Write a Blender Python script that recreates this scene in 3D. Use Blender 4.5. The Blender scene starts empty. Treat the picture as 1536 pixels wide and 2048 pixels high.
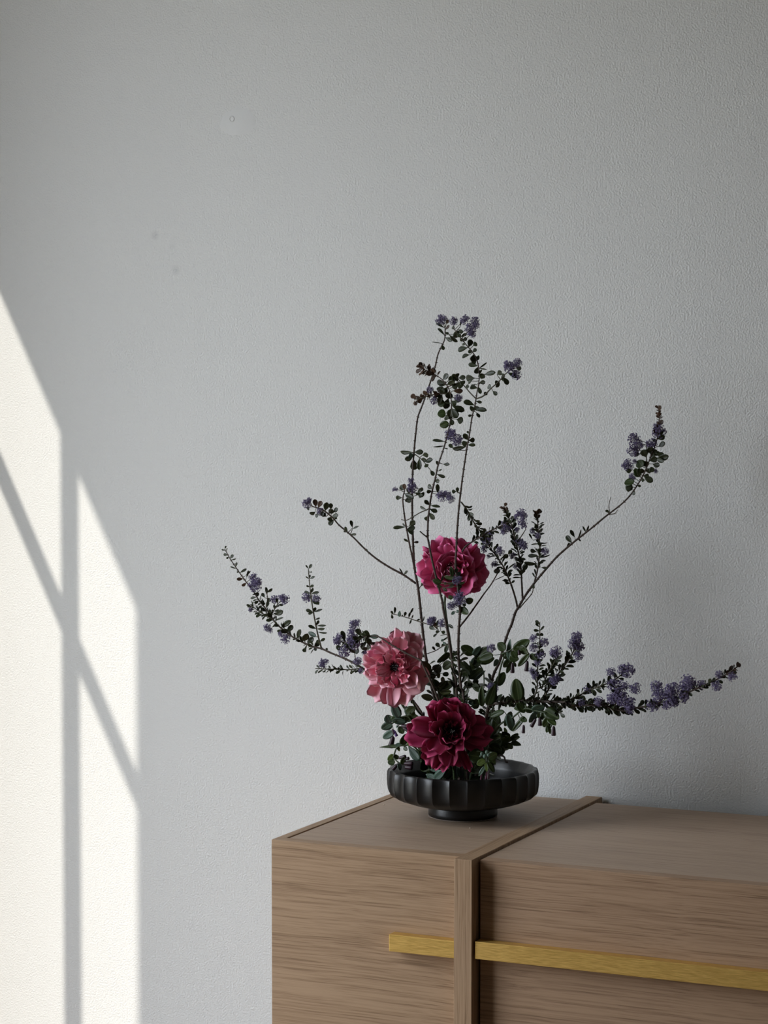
import bpy, bmesh, math, random
from mathutils import Vector, Matrix

# ------------------------------------------------------------------ camera, world, sun, exposure
SC = bpy.context.scene
COL = SC.collection
ZT = 0.75                                   # height of the sideboard top above the floor
YAW, PITCH = math.radians(24.535), math.radians(2.919)
FPX = 4555.0                                # focal length in pixels of the 1536x2048 frame
CAM = Vector((1.6251, -3.1368, 0.6923 + ZT))
cam_d = bpy.data.cameras.new('camera')
cam = bpy.data.objects.new('camera', cam_d)
COL.objects.link(cam)
cam.location = CAM
cam.rotation_euler = (math.pi / 2 - PITCH, 0, YAW)
cam_d.sensor_fit = 'HORIZONTAL'
cam_d.sensor_width = 24.0
cam_d.lens = FPX / 1536 * 24.0
cam_d.clip_start = 0.05
SC.camera = cam

SUN_X = 0.38                                # sideways run of the sunlight per metre of depth
SUN_DIR = Vector((SUN_X, 1.0, -2 * SUN_X)).normalized()
world = bpy.data.worlds.new('sky')
SC.world = world
world.use_nodes = True
bg = world.node_tree.nodes['Background']
bg.inputs[0].default_value = (0.84, 0.91, 1.0, 1)
bg.inputs[1].default_value = 14.0
sun_d = bpy.data.lights.new('sun', 'SUN')
sun_d.energy = 3.9
sun_d.color = (1.0, 0.945, 0.85)
sun_d.angle = math.radians(0.45)
sun = bpy.data.objects.new('sun', sun_d)
COL.objects.link(sun)
sun.rotation_euler = SUN_DIR.to_track_quat('-Z', 'Y').to_euler()
sun.location = (-3, -6, 6)

VS = SC.view_settings
VS.view_transform = 'Standard'
VS.look = 'None'
VS.gamma = 1.0
VS.use_curve_mapping = False
VS.exposure = -0.46
SC.cycles.max_bounces = 10
SC.cycles.diffuse_bounces = 6

# ------------------------------------------------------------------ helpers
RND = random.Random(7)
FW = Vector((-math.sin(YAW) * math.cos(PITCH), math.cos(YAW) * math.cos(PITCH), -math.sin(PITCH)))
RT = Vector((math.cos(YAW), math.sin(YAW), 0))
UP = RT.cross(FW)


def at(px, py, Y):
    """point of the sight line through a photo pixel that lies Y metres deep (wall at WALL_Y)"""
    d = FW + RT * ((px - 768) / FPX) - UP * ((py - 1024) / FPX)
    return CAM + d * ((Y - CAM.y) / d.y)


WALL_Y = 0.575
PXM = 1 / 1215.0                            # metres per pixel at the bowl


def mesh(name, verts, faces, mats=(), smooth=True, fmat=None):
    me = bpy.data.meshes.new(name)
    me.from_pydata([tuple(v) for v in verts], [], faces)
    for m in mats:
        me.materials.append(m)
    if fmat:
        me.polygons.foreach_set('material_index', fmat)
    me.polygons.foreach_set('use_smooth', [smooth] * len(me.polygons))
    me.update()
    return me


def link(name, me, parent=None, loc=None):
    o = bpy.data.objects.new(name, me)
    COL.objects.link(o)
    if parent:
        o.parent = parent
    if loc is not None:
        o.location = loc
    return o


def tag(o, label, cat, group=None):
    o['label'] = label
    o['category'] = cat
    if group:
        o['group'] = group
    return o


def empty(name, loc, label, cat, group=None):
    o = bpy.data.objects.new(name, None)
    COL.objects.link(o)
    o.location = loc
    o.empty_display_size = 0.02
    return tag(o, label, cat, group)


def struct(o):
    o['kind'] = 'structure'
    return o


def box_bm(bm, lo, hi, bevel=0.0):
    x0, y0, z0 = lo
    x1, y1, z1 = hi
    vs = [bm.verts.new(p) for p in ((x0, y0, z0), (x1, y0, z0), (x1, y1, z0), (x0, y1, z0),
                                    (x0, y0, z1), (x1, y0, z1), (x1, y1, z1), (x0, y1, z1))]
    fs = [bm.faces.new([vs[i] for i in f]) for f in
          ((0, 3, 2, 1), (4, 5, 6, 7), (0, 1, 5, 4), (1, 2, 6, 5), (2, 3, 7, 6), (3, 0, 4, 7))]
    if bevel:
        es = list({e for f in fs for e in f.edges})
        bmesh.ops.bevel(bm, geom=es, offset=bevel, segments=2, affect='EDGES', profile=0.6)


def box(name, lo, hi, mat, parent=None, bevel=0.0, boxes=None):
    """one mesh; lo/hi in world space, the origin at the parent's origin"""
    bm = bmesh.new()
    off = Vector((0, 0, 0))
    p = parent
    while p:
        off += p.location
        p = p.parent
    for a, b in ([(lo, hi)] if boxes is None else boxes):
        box_bm(bm, Vector(a) - off, Vector(b) - off, bevel)
    me = bpy.data.meshes.new(name)
    bm.to_mesh(me)
    bm.free()
    me.materials.append(mat)
    return link(name, me, parent)


# ------------------------------------------------------------------ materials
class NT:
    def __init__(self, name):
        self.m = bpy.data.materials.new(name)
        self.m.use_nodes = True
        self.t = self.m.node_tree
        self.b = self.t.nodes['Principled BSDF']

    def n(self, typ, **kw):
        nd = self.t.nodes.new(typ)
        for k, v in kw.items():
            if k.startswith('i_'):
                nd.inputs[k[2:].replace('_', ' ')].default_value = v
            else:
                setattr(nd, k, v)
        return nd

    def l(self, a, b):
        self.t.links.new(a, b)

    def set(self, **kw):
        for k, v in kw.items():
            self.b.inputs[k.replace('_', ' ')].default_value = v
        return self


def ramp(nt, fac, stops):
    r = nt.n('ShaderNodeValToRGB')
    el = r.color_ramp.elements
    while len(el) < len(stops):
        el.new(0.5)
    for e, (p, c) in zip(el, stops):
        e.position = p
        e.color = (*c, 1)
    nt.l(fac, r.inputs[0])
    return r


def plain(name, col, rough=0.5, var=0.25, scale=60.0, **kw):
    nt = NT(name)
    tc = nt.n('ShaderNodeTexCoord')
    no = nt.n('ShaderNodeTexNoise', i_Scale=scale, i_Detail=3.0)
    nt.l(tc.outputs['Object'], no.inputs['Vector'])
    r = ramp(nt, no.outputs['Fac'], [(0.3, tuple(c * (1 - var) for c in col)), (0.7, tuple(min(1, c * (1 + var)) for c in col))])
    nt.l(r.outputs[0], nt.b.inputs['Base Color'])
    nt.set(Roughness=rough, **kw)
    return nt.m


def wall_mat(name, col, strength=0.6, stains=()):
    nt = NT(name)
    tc = nt.n('ShaderNodeTexCoord')
    n1 = nt.n('ShaderNodeTexNoise', i_Scale=320.0, i_Detail=1.0, i_Roughness=0.4, i_Distortion=0.15)
    n2 = nt.n('ShaderNodeTexNoise', i_Scale=45.0, i_Detail=2.0)
    n3 = nt.n('ShaderNodeTexNoise', i_Scale=2.5, i_Detail=3.0)
    for n in (n1, n2, n3):
        nt.l(tc.outputs['Object'], n.inputs['Vector'])
    mx = nt.n('ShaderNodeMath', operation='MULTIPLY_ADD')
    nt.l(n2.outputs['Fac'], mx.inputs[0])
    mx.inputs[1].default_value = 0.3
    nt.l(n1.outputs['Fac'], mx.inputs[2])
    bp = nt.n('ShaderNodeBump', i_Strength=strength, i_Distance=0.0022)
    nt.l(mx.outputs[0], bp.inputs['Height'])
    nt.l(bp.outputs[0], nt.b.inputs['Normal'])
    r = ramp(nt, n3.outputs['Fac'], [(0.25, tuple(c * 0.975 for c in col)), (0.75, col)])
    out = r.outputs[0]
    for p, rad, dark in stains:
        # a faint grey scuff: a soft spot broken up by the paint's own grain
        ds = nt.n('ShaderNodeVectorMath', operation='DISTANCE')
        nt.l(tc.outputs['Object'], ds.inputs[0])
        ds.inputs[1].default_value = p
        m1 = nt.n('ShaderNodeMapRange', i_From_Min=rad, i_From_Max=0.0, i_To_Min=0.0, i_To_Max=1.0)
        nt.l(ds.outputs['Value'], m1.inputs[0])
        m2 = nt.n('ShaderNodeMath', operation='MULTIPLY')
        nt.l(m1.outputs[0], m2.inputs[0])
        nt.l(n1.outputs['Fac'], m2.inputs[1])
        mxx = nt.n('ShaderNodeMix', data_type='RGBA')
        m3 = nt.n('ShaderNodeMath', operation='MULTIPLY', use_clamp=True)
        nt.l(m2.outputs[0], m3.inputs[0])
        m3.inputs[1].default_value = dark
        nt.l(m3.outputs[0], mxx.inputs['Factor'])
        nt.l(out, mxx.inputs['A'])
        mxx.inputs['B'].default_value = (0.32, 0.33, 0.34, 1)
        out = mxx.outputs['Result']
    nt.l(out, nt.b.inputs['Base Color'])
    nt.set(Roughness=0.6, Specular_IOR_Level=0.35)
    return nt.m


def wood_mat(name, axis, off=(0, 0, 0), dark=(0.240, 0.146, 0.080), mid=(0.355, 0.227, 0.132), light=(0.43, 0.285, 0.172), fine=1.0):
    """oak veneer; axis = grain direction 0/1/2"""
    nt = NT(name)
    tc = nt.n('ShaderNodeTexCoord')
    mp = nt.n('ShaderNodeMapping')
    mp.inputs['Location'].default_value = off
    sc = [320.0 * fine] * 3
    sc[axis] = 5.0
    mp.inputs['Scale'].default_value = sc
    nt.l(tc.outputs['Object'], mp.inputs['Vector'])
    # slow wander of the grain
    wn = nt.n('ShaderNodeTexNoise', i_Scale=5.0, i_Detail=2.0)
    nt.l(tc.outputs['Object'], wn.inputs['Vector'])
    ws = nt.n('ShaderNodeVectorMath', operation='SCALE')
    ws.inputs['Scale'].default_value = 3.2
    nt.l(wn.outputs['Color'], ws.inputs[0])
    wa = nt.n('ShaderNodeVectorMath', operation='ADD')
    nt.l(mp.outputs[0], wa.inputs[0])
    nt.l(ws.outputs[0], wa.inputs[1])
    g1 = nt.n('ShaderNodeTexNoise', i_Scale=1.0, i_Detail=5.0, i_Roughness=0.62)
    nt.l(wa.outputs[0], g1.inputs['Vector'])
    mp2 = nt.n('ShaderNodeMapping')
    s2 = [620.0 * min(fine, 1.1)] * 3
    s2[axis] = 11.0
    mp2.inputs['Scale'].default_value = s2
    nt.l(tc.outputs['Object'], mp2.inputs['Vector'])
    g2 = nt.n('ShaderNodeTexNoise', i_Scale=1.0, i_Detail=2.0)
    nt.l(mp2.outputs[0], g2.inputs['Vector'])
    mp3 = nt.n('ShaderNodeMapping')
    s3 = [18.0] * 3
    s3[axis] = 1.5
    mp3.inputs['Scale'].default_value = s3
    mp3.inputs['Location'].default_value = off
    nt.l(tc.outputs['Object'], mp3.inputs['Vector'])
    g3 = nt.n('ShaderNodeTexNoise', i_Scale=1.0, i_Detail=2.0)
    nt.l(mp3.outputs[0], g3.inputs['Vector'])
    a = nt.n('ShaderNodeMath', operation='MULTIPLY_ADD')
    nt.l(g2.outputs['Fac'], a.inputs[0])
    a.inputs[1].default_value = 0.55
    nt.l(g1.outputs['Fac'], a.inputs[2])
    a2 = nt.n('ShaderNodeMath', operation='MULTIPLY_ADD')
    nt.l(g3.outputs['Fac'], a2.inputs[0])
    a2.inputs[1].default_value = 0.25
    nt.l(a.outputs[0], a2.inputs[2])
    r = ramp(nt, a2.outputs[0], [(0.70, dark), (0.84, mid), (1.0, light)])
    nt.l(r.outputs[0], nt.b.inputs['Base Color'])
    bp = nt.n('ShaderNodeBump', i_Strength=0.25, i_Distance=0.0006)
    nt.l(a.outputs[0], bp.inputs['Height'])
    nt.l(bp.outputs[0], nt.b.inputs['Normal'])
    nt.set(Roughness=0.55, Specular_IOR_Level=0.35)
    return nt.m


def brass_mat():
    nt = NT('brushed_brass')
    tc = nt.n('ShaderNodeTexCoord')
    mp = nt.n('ShaderNodeMapping')
    mp.inputs['Scale'].default_value = (60, 900, 900)
    nt.l(tc.outputs['Object'], mp.inputs['Vector'])
    g = nt.n('ShaderNodeTexNoise', i_Scale=1.0, i_Detail=3.0)
    nt.l(mp.outputs[0], g.inputs['Vector'])
    r = ramp(nt, g.outputs['Fac'], [(0.3, (0.60, 0.375, 0.095)), (0.7, (0.82, 0.545, 0.165))])
    nt.l(r.outputs[0], nt.b.inputs['Base Color'])
    rr = nt.n('ShaderNodeMapRange', i_To_Min=0.38, i_To_Max=0.58)
    nt.l(g.outputs['Fac'], rr.inputs[0])
    nt.l(rr.outputs[0], nt.b.inputs['Roughness'])
    bp = nt.n('ShaderNodeBump', i_Strength=0.15, i_Distance=0.0003)
    nt.l(g.outputs['Fac'], bp.inputs['Height'])
    nt.l(bp.outputs[0], nt.b.inputs['Normal'])
    nt.set(Metallic=0.7)
    return nt.m


def petal_mat(name, base, mid, edge, rough=0.5, amp=0.22):
    """colour runs from the claw (v=0) to the ruffled edge (v=1) with fine veins; v is the mesh's own length axis"""
    nt = NT(name)
    tc = nt.n('ShaderNodeTexCoord')
    sp = nt.n('ShaderNodeSeparateXYZ')
    nt.l(tc.outputs['Object'], sp.inputs[0])
    mp = nt.n('ShaderNodeMapping')
    mp.inputs['Scale'].default_value = (16, 1.4, 4)
    nt.l(tc.outputs['Object'], mp.inputs['Vector'])
    no = nt.n('ShaderNodeTexNoise', i_Scale=1.0, i_Detail=3.0)
    nt.l(mp.outputs[0], no.inputs['Vector'])
    a = nt.n('ShaderNodeMath', operation='MULTIPLY_ADD')
    nt.l(no.outputs['Fac'], a.inputs[0])
    a.inputs[1].default_value = amp
    nt.l(sp.outputs['Y'], a.inputs[2])
    s = nt.n('ShaderNodeMath', operation='SUBTRACT')
    nt.l(a.outputs[0], s.inputs[0])
    s.inputs[1].default_value = amp / 2
    r = ramp(nt, s.outputs[0], [(0.12, base), (0.55, mid), (0.98, edge)])
    nt.l(r.outputs[0], nt.b.inputs['Base Color'])
    nt.set(Roughness=rough, Specular_IOR_Level=0.3)
    nt.b.inputs['Sheen Weight'].default_value = 0.15
    return nt.m


def leaf_mat(name, col, vein, rough=0.42):
    nt = NT(name)
    tc = nt.n('ShaderNodeTexCoord')
    sp = nt.n('ShaderNodeSeparateXYZ')
    nt.l(tc.outputs['Object'], sp.inputs[0])
    ab = nt.n('ShaderNodeMath', operation='ABSOLUTE')
    nt.l(sp.outputs['X'], ab.inputs[0])
    oi = nt.n('ShaderNodeObjectInfo')
    no = nt.n('ShaderNodeTexNoise', i_Scale=3.0, i_Detail=3.0)
    nt.l(tc.outputs['Object'], no.inputs['Vector'])
    ad = nt.n('ShaderNodeMath', operation='MULTIPLY_ADD')
    nt.l(oi.outputs['Random'], ad.inputs[0])
    ad.inputs[1].default_value = 0.5
    nt.l(no.outputs['Fac'], ad.inputs[2])
    r = ramp(nt, ad.outputs[0], [(0.35, tuple(c * 0.65 for c in col)), (1.0, tuple(c * 1.45 for c in col))])
    mr = nt.n('ShaderNodeMapRange', i_From_Min=0.015, i_From_Max=0.045, i_To_Min=1.0, i_To_Max=0.0)
    nt.l(ab.outputs[0], mr.inputs[0])
    mx = nt.n('ShaderNodeMix', data_type='RGBA')
    nt.l(mr.outputs[0], mx.inputs['Factor'])
    nt.l(r.outputs[0], mx.inputs['A'])
    mx.inputs['B'].default_value = (*vein, 1)
    nt.l(mx.outputs['Result'], nt.b.inputs['Base Color'])
    nt.set(Roughness=rough, Specular_IOR_Level=0.4)
    return nt.m


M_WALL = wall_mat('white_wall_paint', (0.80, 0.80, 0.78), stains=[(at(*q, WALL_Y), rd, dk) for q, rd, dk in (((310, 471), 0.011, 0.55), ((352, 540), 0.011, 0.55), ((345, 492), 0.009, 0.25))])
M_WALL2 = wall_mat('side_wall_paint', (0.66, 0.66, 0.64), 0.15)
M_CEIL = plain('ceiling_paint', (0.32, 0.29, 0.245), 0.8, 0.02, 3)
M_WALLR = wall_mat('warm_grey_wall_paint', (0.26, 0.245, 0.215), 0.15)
M_FLOOR = wood_mat('oak_floor', 0, dark=(0.12, 0.075, 0.045), mid=(0.19, 0.125, 0.075), light=(0.24, 0.165, 0.105), fine=0.3)
M_FRAME = plain('white_window_frame', (0.75, 0.75, 0.73), 0.4, 0.03, 5)
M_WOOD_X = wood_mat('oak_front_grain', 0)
M_WOOD_XR = wood_mat('oak_drawer_grain', 0, (3.1, 1.7, 2.3), (0.225, 0.135, 0.078), (0.34, 0.213, 0.128), (0.415, 0.270, 0.168), 1.3)
M_WOOD_XB = wood_mat('oak_lower_drawer_grain', 0, (1.1, 4.7, 7.3), (0.215, 0.130, 0.075), (0.325, 0.205, 0.124), (0.40, 0.260, 0.160), 0.8)
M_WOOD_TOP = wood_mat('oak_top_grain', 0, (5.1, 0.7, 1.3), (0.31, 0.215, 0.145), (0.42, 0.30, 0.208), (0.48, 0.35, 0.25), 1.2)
M_WOOD_Y = wood_mat('oak_edge_grain', 1, (0.1, 0.7, 0.3))
M_WOOD_Z = wood_mat('oak_upright_grain', 2, (2.1, 0.2, 0.3))
M_DARK = plain('dark_carcass', (0.02, 0.015, 0.012), 0.8, 0.1, 20)
M_BRASS = brass_mat()

# ------------------------------------------------------------------ room
XL, WT = -1.30, 0.10                        # inner face of the left wall, its thickness
XR, YF, ZC = 3.2, -4.3, 3.0
XE = XL - WT


def sun_y(xw, xe):
    """depth Y of an edge at x=xe whose sun shadow falls at x=xw on the back wall"""
    return WALL_Y - (xw - xe) / SUN_X


wb = struct(box('wall_back', (XL - WT, WALL_Y, 0), (XR, WALL_Y + 0.12, ZC), M_WALL))
struct(box('floor', (XE, YF - 0.1, -0.1), (XR + 0.1, WALL_Y + 0.12, 0), M_FLOOR))
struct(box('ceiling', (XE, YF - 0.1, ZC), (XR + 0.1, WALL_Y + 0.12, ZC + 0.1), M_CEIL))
struct(box('added_ground', (-30, -25, -0.4), (XE - 0.002, 25, -0.2), plain('added_ground_colour', (0.20, 0.18, 0.13), 0.9, 0.3, 2)))  # unseen ground added to cut light from below and darken the upper wall
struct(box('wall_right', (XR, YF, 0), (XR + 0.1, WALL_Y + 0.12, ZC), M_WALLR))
# left wall with the tall glazed opening that lets the sun in
p_jamb = at(272, 1300, WALL_Y)
YJ = sun_y(p_jamb.x, XE)                    # far jamb
YN = -0.40                                  # near jamb
p_top = at(0, 588, WALL_Y)
ZH = p_top.z + 2 * (p_top.x - XE)           # head of the opening
ZS = 0.12
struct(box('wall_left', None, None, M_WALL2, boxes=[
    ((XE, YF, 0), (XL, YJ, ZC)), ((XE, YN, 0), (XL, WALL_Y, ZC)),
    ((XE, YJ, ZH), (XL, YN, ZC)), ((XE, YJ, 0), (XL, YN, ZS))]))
p_m0, p_m1 = at(124, 1400, WALL_Y), at(160, 1400, WALL_Y)
w1 = struct(box('window_1', (XL - 0.03, sun_y(p_m1.x, XL), ZS), (XL, sun_y(p_m0.x, XL - 0.03), ZH), M_FRAME))
p_t0, p_t1 = at(0, 975, WALL_Y), at(0, 903, WALL_Y)
zt0 = p_t0.z + 2 * (p_t0.x - (XL - 0.02))
zt1 = p_t1.z + 2 * (p_t1.x - XL)
box('transom', (XL - 0.02, YJ, zt0), (XL, YN, zt1), M_FRAME, w1)
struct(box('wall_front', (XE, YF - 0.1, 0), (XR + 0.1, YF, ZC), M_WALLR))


def portal(name, loc, rot, sx, sy):
    d = bpy.data.lights.new(name, 'AREA')
    d.shape = 'RECTANGLE'
    d.size, d.size_y = sx, sy
    d.cycles.is_portal = True
    o = bpy.data.objects.new(name, d)
    COL.objects.link(o)
    o.location, o.rotation_euler = loc, rot


portal('sky_portal_side', (XE - 0.01, (YJ + YN) / 2, (ZS + ZH) / 2), (0, -math.pi / 2, 0), ZH - ZS, YN - YJ)

# a filled and painted-over hole in the wall paint, with its plug, and two smudges
M_PATCH = plain('smooth_filler', (0.77, 0.77, 0.755), 0.55, 0.02, 30)


def blob(name, c, rx, rz, mat, seed, th=0.0005, n=28):
    rr = random.Random(seed)
    ph = [rr.uniform(0, 6.28) for _ in range(3)]
    vs = [(0, -th, 0)]
    for ring, (k, d) in enumerate(((0.6, -th), (1.0, -th * 0.15))):
        for i in range(n):
            a = 2 * math.pi * i / n
            q = k * (1 + 0.07 * math.sin(2 * a + ph[0]) + 0.05 * math.sin(3 * a + ph[1]) + 0.03 * math.sin(7 * a + ph[2]))
            vs.append((rx * q * math.cos(a), d, rz * q * math.sin(a)))
    fs = [(0, 1 + i, 1 + (i + 1) % n) for i in range(n)]
    fs += [(1 + i, 1 + n + i, 1 + n + (i + 1) % n, 1 + (i + 1) % n) for i in range(n)]
    return link(name, mesh(name, vs, fs, [mat]), wb, c)


blob('filler_patch', at(476, 244, WALL_Y), 0.034, 0.027, M_PATCH, 3, 0.0011)
R1, R2, NS, NR = 0.0046, 0.0017, 20, 6
tv = []
for i in range(NS):
    a = 2 * math.pi * i / NS
    for j in range(NR):
        b = 2 * math.pi * j / NR
        tv.append(((R1 + R2 * math.cos(b)) * math.cos(a), R2 * math.sin(b), (R1 + R2 * math.cos(b)) * math.sin(a)))
tf = [(i * NR + j, i * NR + (j + 1) % NR, ((i + 1) % NS) * NR + (j + 1) % NR, ((i + 1) % NS) * NR + j) for i in range(NS) for j in range(NR)]
link('wall_plug', mesh('wall_plug', tv, tf, [M_PATCH]), wb, at(464, 238, WALL_Y) + Vector((0, -0.0004, 0)))

# ------------------------------------------------------------------ sideboard
XD0, XD1 = 0.3185, 0.3475                   # upright slab
sb = empty('sideboard', (0.75, 0.27, 0), 'oak sideboard with a raised upright slab and brass bar handles against the wall', 'sideboard')
Z0 = 0.08
box('carcass', None, None, M_DARK, sb, boxes=[((0.006, 0.03, Z0), (XD0 - 0.001, 0.52, ZT - 0.02)), ((XD1 + 0.001, 0.03, Z0), (1.52, 0.52, ZT - 0.025))])
box('side_panel', (0, 0.0215, Z0), (0.0155, 0.535, ZT), M_WOOD_Y, sb, 0.0006)
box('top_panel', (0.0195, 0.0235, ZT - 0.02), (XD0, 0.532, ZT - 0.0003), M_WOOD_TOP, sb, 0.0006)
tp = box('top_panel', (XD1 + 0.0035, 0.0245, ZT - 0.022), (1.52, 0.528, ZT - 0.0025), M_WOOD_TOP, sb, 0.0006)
box('upright_slab', (XD0, -0.0225, 0.0), (XD1, 0.569, ZT + 0.0005), M_WOOD_Z, sb, 0.0007)
# the slab's own top strip has its grain running front to back
box('slab_top_strip', (XD0 + 0.0007, -0.0215, ZT), (XD1 - 0.0007, 0.568, ZT + 0.0009), M_WOOD_Y, sb)
door = box('door', (0.0, 0.0, Z0), (XD0, 0.0225, ZT), M_WOOD_X, sb, 0.0006)
h1 = box('handle', (0.2105, -0.0195, ZT - 0.1507), (XD0 - 0.0006, -0.0003, ZT - 0.1247), M_BRASS, door, 0.0005)
ZB = ZT - 0.1478
d1 = box('drawer', (XD1 + 0.0045, 0.0, ZB - 0.0005), (1.52, 0.0225, ZT - 0.0022), M_WOOD_XR, sb, 0.0006)
box('handle', (XD1 + 0.0045, -0.0195, ZB), (1.50, -0.0003, ZB + 0.0262), M_BRASS, d1, 0.0005)
box('drawer', (XD1 + 0.0045, 0.0, Z0 + 0.28), (1.52, 0.0225, ZB - 0.005), M_WOOD_XB, sb, 0.0006)
box('drawer', (XD1 + 0.0045, 0.0, Z0), (1.52, 0.0225, Z0 + 0.276), M_WOOD_XB, sb, 0.0006)
box('side_panel', (1.521, 0.0, Z0), (1.545, 0.535, ZT), M_WOOD_Y, sb, 0.0006)
box('plinth', (0.03, 0.05, 0), (1.5, 0.50, Z0 + 0.001), M_DARK, sb)

# ------------------------------------------------------------------ bowl
BC = Vector((0.195, 0.310, ZT))
TOW = Vector((CAM.x - BC.x, CAM.y - BC.y, 0)).normalized()
BR = Vector((-TOW.y, TOW.x, 0))
NF = 27
PHASES = (0, 0.02, 0.05, 0.10, 0.18, 0.28, 0.39, 0.5, 0.61, 0.72, 0.82, 0.90, 0.95, 0.98)


def glaze():
    nt = NT('black_glaze')
    tc = nt.n('ShaderNodeTexCoord')
    n1 = nt.n('ShaderNodeTexNoise', i_Scale=55.0, i_Detail=4.0)
    n2 = nt.n('ShaderNodeTexNoise', i_Scale=420.0, i_Detail=2.0)
    for n in (n1, n2):
        nt.l(tc.outputs['Object'], n.inputs['Vector'])
    r = ramp(nt, n1.outputs['Fac'], [(0.3, (0.004, 0.0036, 0.0036)), (0.75, (0.010, 0.0092, 0.009))])
    nt.l(r.outputs[0], nt.b.inputs['Base Color'])
    mr = nt.n('ShaderNodeMapRange', i_To_Min=0.24, i_To_Max=0.46)
    nt.l(n1.outputs['Fac'], mr.inputs[0])
    nt.l(mr.outputs[0], nt.b.inputs['Roughness'])
    bp = nt.n('ShaderNodeBump', i_Strength=0.12, i_Distance=0.0004)
    nt.l(n2.outputs['Fac'], bp.inputs['Height'])
    nt.l(bp.outputs[0], nt.b.inputs['Normal'])
    nt.set(Specular_IOR_Level=0.42)
    return nt.m


M_GLAZE = glaze()
M_CLAY = plain('bare_clay', (0.16, 0.125, 0.10), 0.8, 0.2, 200)


def lathe(profile, nseg, flute=0.0):
    vs, fs = [], []
    for r, z, w in profile:
        for i in range(nseg):
            # columns crowd round every ridge so that it stands up crisp between shallow concave cuts
            ph = PHASES[i % 14] if flute else (i % 14) / 14
            th = math.radians(-10) + 2 * math.pi * ((i // 14) + ph) * 14 / nseg
            q = math.sin(math.pi * ph) ** 0.8
            rr = r - flute * w * q
            p = (BR * math.sin(th) + TOW * math.cos(th)) * rr
            vs.append((p.x, p.y, z))
    m = len(profile)
    for k in range(m - 1):
        for i in range(nseg):
            j = (i + 1) % nseg
            fs.append((k * nseg + i, k * nseg + j, (k + 1) * nseg + j, (k + 1) * nseg + i))
    return vs, fs


bowl = empty('ceramic_bowl', BC, 'black glazed fluted ceramic bowl on a short foot, holding the flowers', 'bowl')
prof = [(0.055, 0.0185, 0), (0.070, 0.0200, 0), (0.090, 0.0245, 0.1), (0.108, 0.0305, 0.35), (0.1175, 0.0350, 0.7), (0.1220, 0.0390, 1),
        (0.1240, 0.0440, 1), (0.1252, 0.0520, 1), (0.1256, 0.0600, 1), (0.1256, 0.0680, 1), (0.1252, 0.0735, 1), (0.1240, 0.0770, 0.9),
        (0.1222, 0.0788, 0.7), (0.1200, 0.0795, 0.45), (0.1175, 0.0790, 0.25), (0.1155, 0.0778, 0.1), (0.1110, 0.0712, 0.05), (0.1082, 0.0662, 0), (0.1074, 0.0645, 0), (0.1068, 0.0620, 0), (0.1062, 0.0500, 0),
        (0.1050, 0.0360, 0), (0.0960, 0.0295, 0), (0.0600, 0.0270, 0), (0.0050, 0.0265, 0)]
v, f = lathe(prof, NF * 14, 0.0042)
f.append(tuple(range(len(v) - NF * 14, len(v))))
link('body', mesh('body', v, f, [M_GLAZE]), bowl)
v, f = lathe([(0.045, 0.0185, 0), (0.0560, 0.0200, 0), (0.0565, 0.0160, 0), (0.0573, 0.0080, 0), (0.0572, 0.0030, 0), (0.0555, 0.0014, 0), (0.0500, 0.0012, 0)], 98)
link('foot', mesh('foot', v, f, [M_GLAZE]), bowl)
v, f = lathe([(0.0540, 0.0016, 0), (0.0566, 0.0014, 0), (0.0566, 0.0, 0), (0.048, 0.0, 0)], 98)
link('foot_ring', mesh('foot_ring', v, f, [M_CLAY]), bowl)

# ------------------------------------------------------------------ plant parts
M_BARK = plain('brown_bark', (0.060, 0.038, 0.028), 0.65, 0.45, 220)
M_TWIG = plain('green_brown_twig', (0.055, 0.045, 0.022), 0.6, 0.35, 220)
M_GSTEM = plain('green_stem', (0.045, 0.065, 0.025), 0.5, 0.25, 120)
M_LEAF = leaf_mat('small_dark_leaf', (0.021, 0.027, 0.0085), (0.034, 0.042, 0.016))
M_LEAFR = leaf_mat('young_russet_leaf', (0.070, 0.038, 0.022), (0.085, 0.055, 0.03))
M_BIG = leaf_mat('broad_green_leaf', (0.027, 0.045, 0.010), (0.075, 0.100, 0.036), 0.40)
M_BLUE = leaf_mat('glaucous_leaf', (0.052, 0.088, 0.062), (0.12, 0.17, 0.125), 0.45)
M_LIME = leaf_mat('lime_leaf', (0.10, 0.15, 0.03), (0.15, 0.20, 0.06), 0.45)
M_BELL = plain('maroon_bell', (0.030, 0.010, 0.018), 0.45, 0.4, 90)
M_BELLP = plain('violet_bell', (0.10, 0.05, 0.19), 0.45, 0.3, 90)
M_BELLR = plain('rose_bell', (0.22, 0.06, 0.11), 0.45, 0.3, 90)
M_BUD = plain('glaucous_bud', (0.10, 0.16, 0.12), 0.5, 0.2, 100)


def cluster_mat():
    nt = NT('lavender_florets')
    tc = nt.n('ShaderNodeTexCoord')
    no = nt.n('ShaderNodeTexNoise', i_Scale=5.0, i_Detail=2.0)
    nt.l(tc.outputs['Object'], no.inputs['Vector'])
    r = ramp(nt, no.outputs['Fac'], [(0.30, (0.09, 0.07, 0.15)), (0.55, (0.21, 0.175, 0.31)), (0.75, (0.42, 0.37, 0.54))])
    nt.l(r.outputs[0], nt.b.inputs['Base Color'])
    nt.set(Roughness=0.6, Specular_IOR_Level=0.2)
    return nt.m


M_FLORET = cluster_mat()


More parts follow.
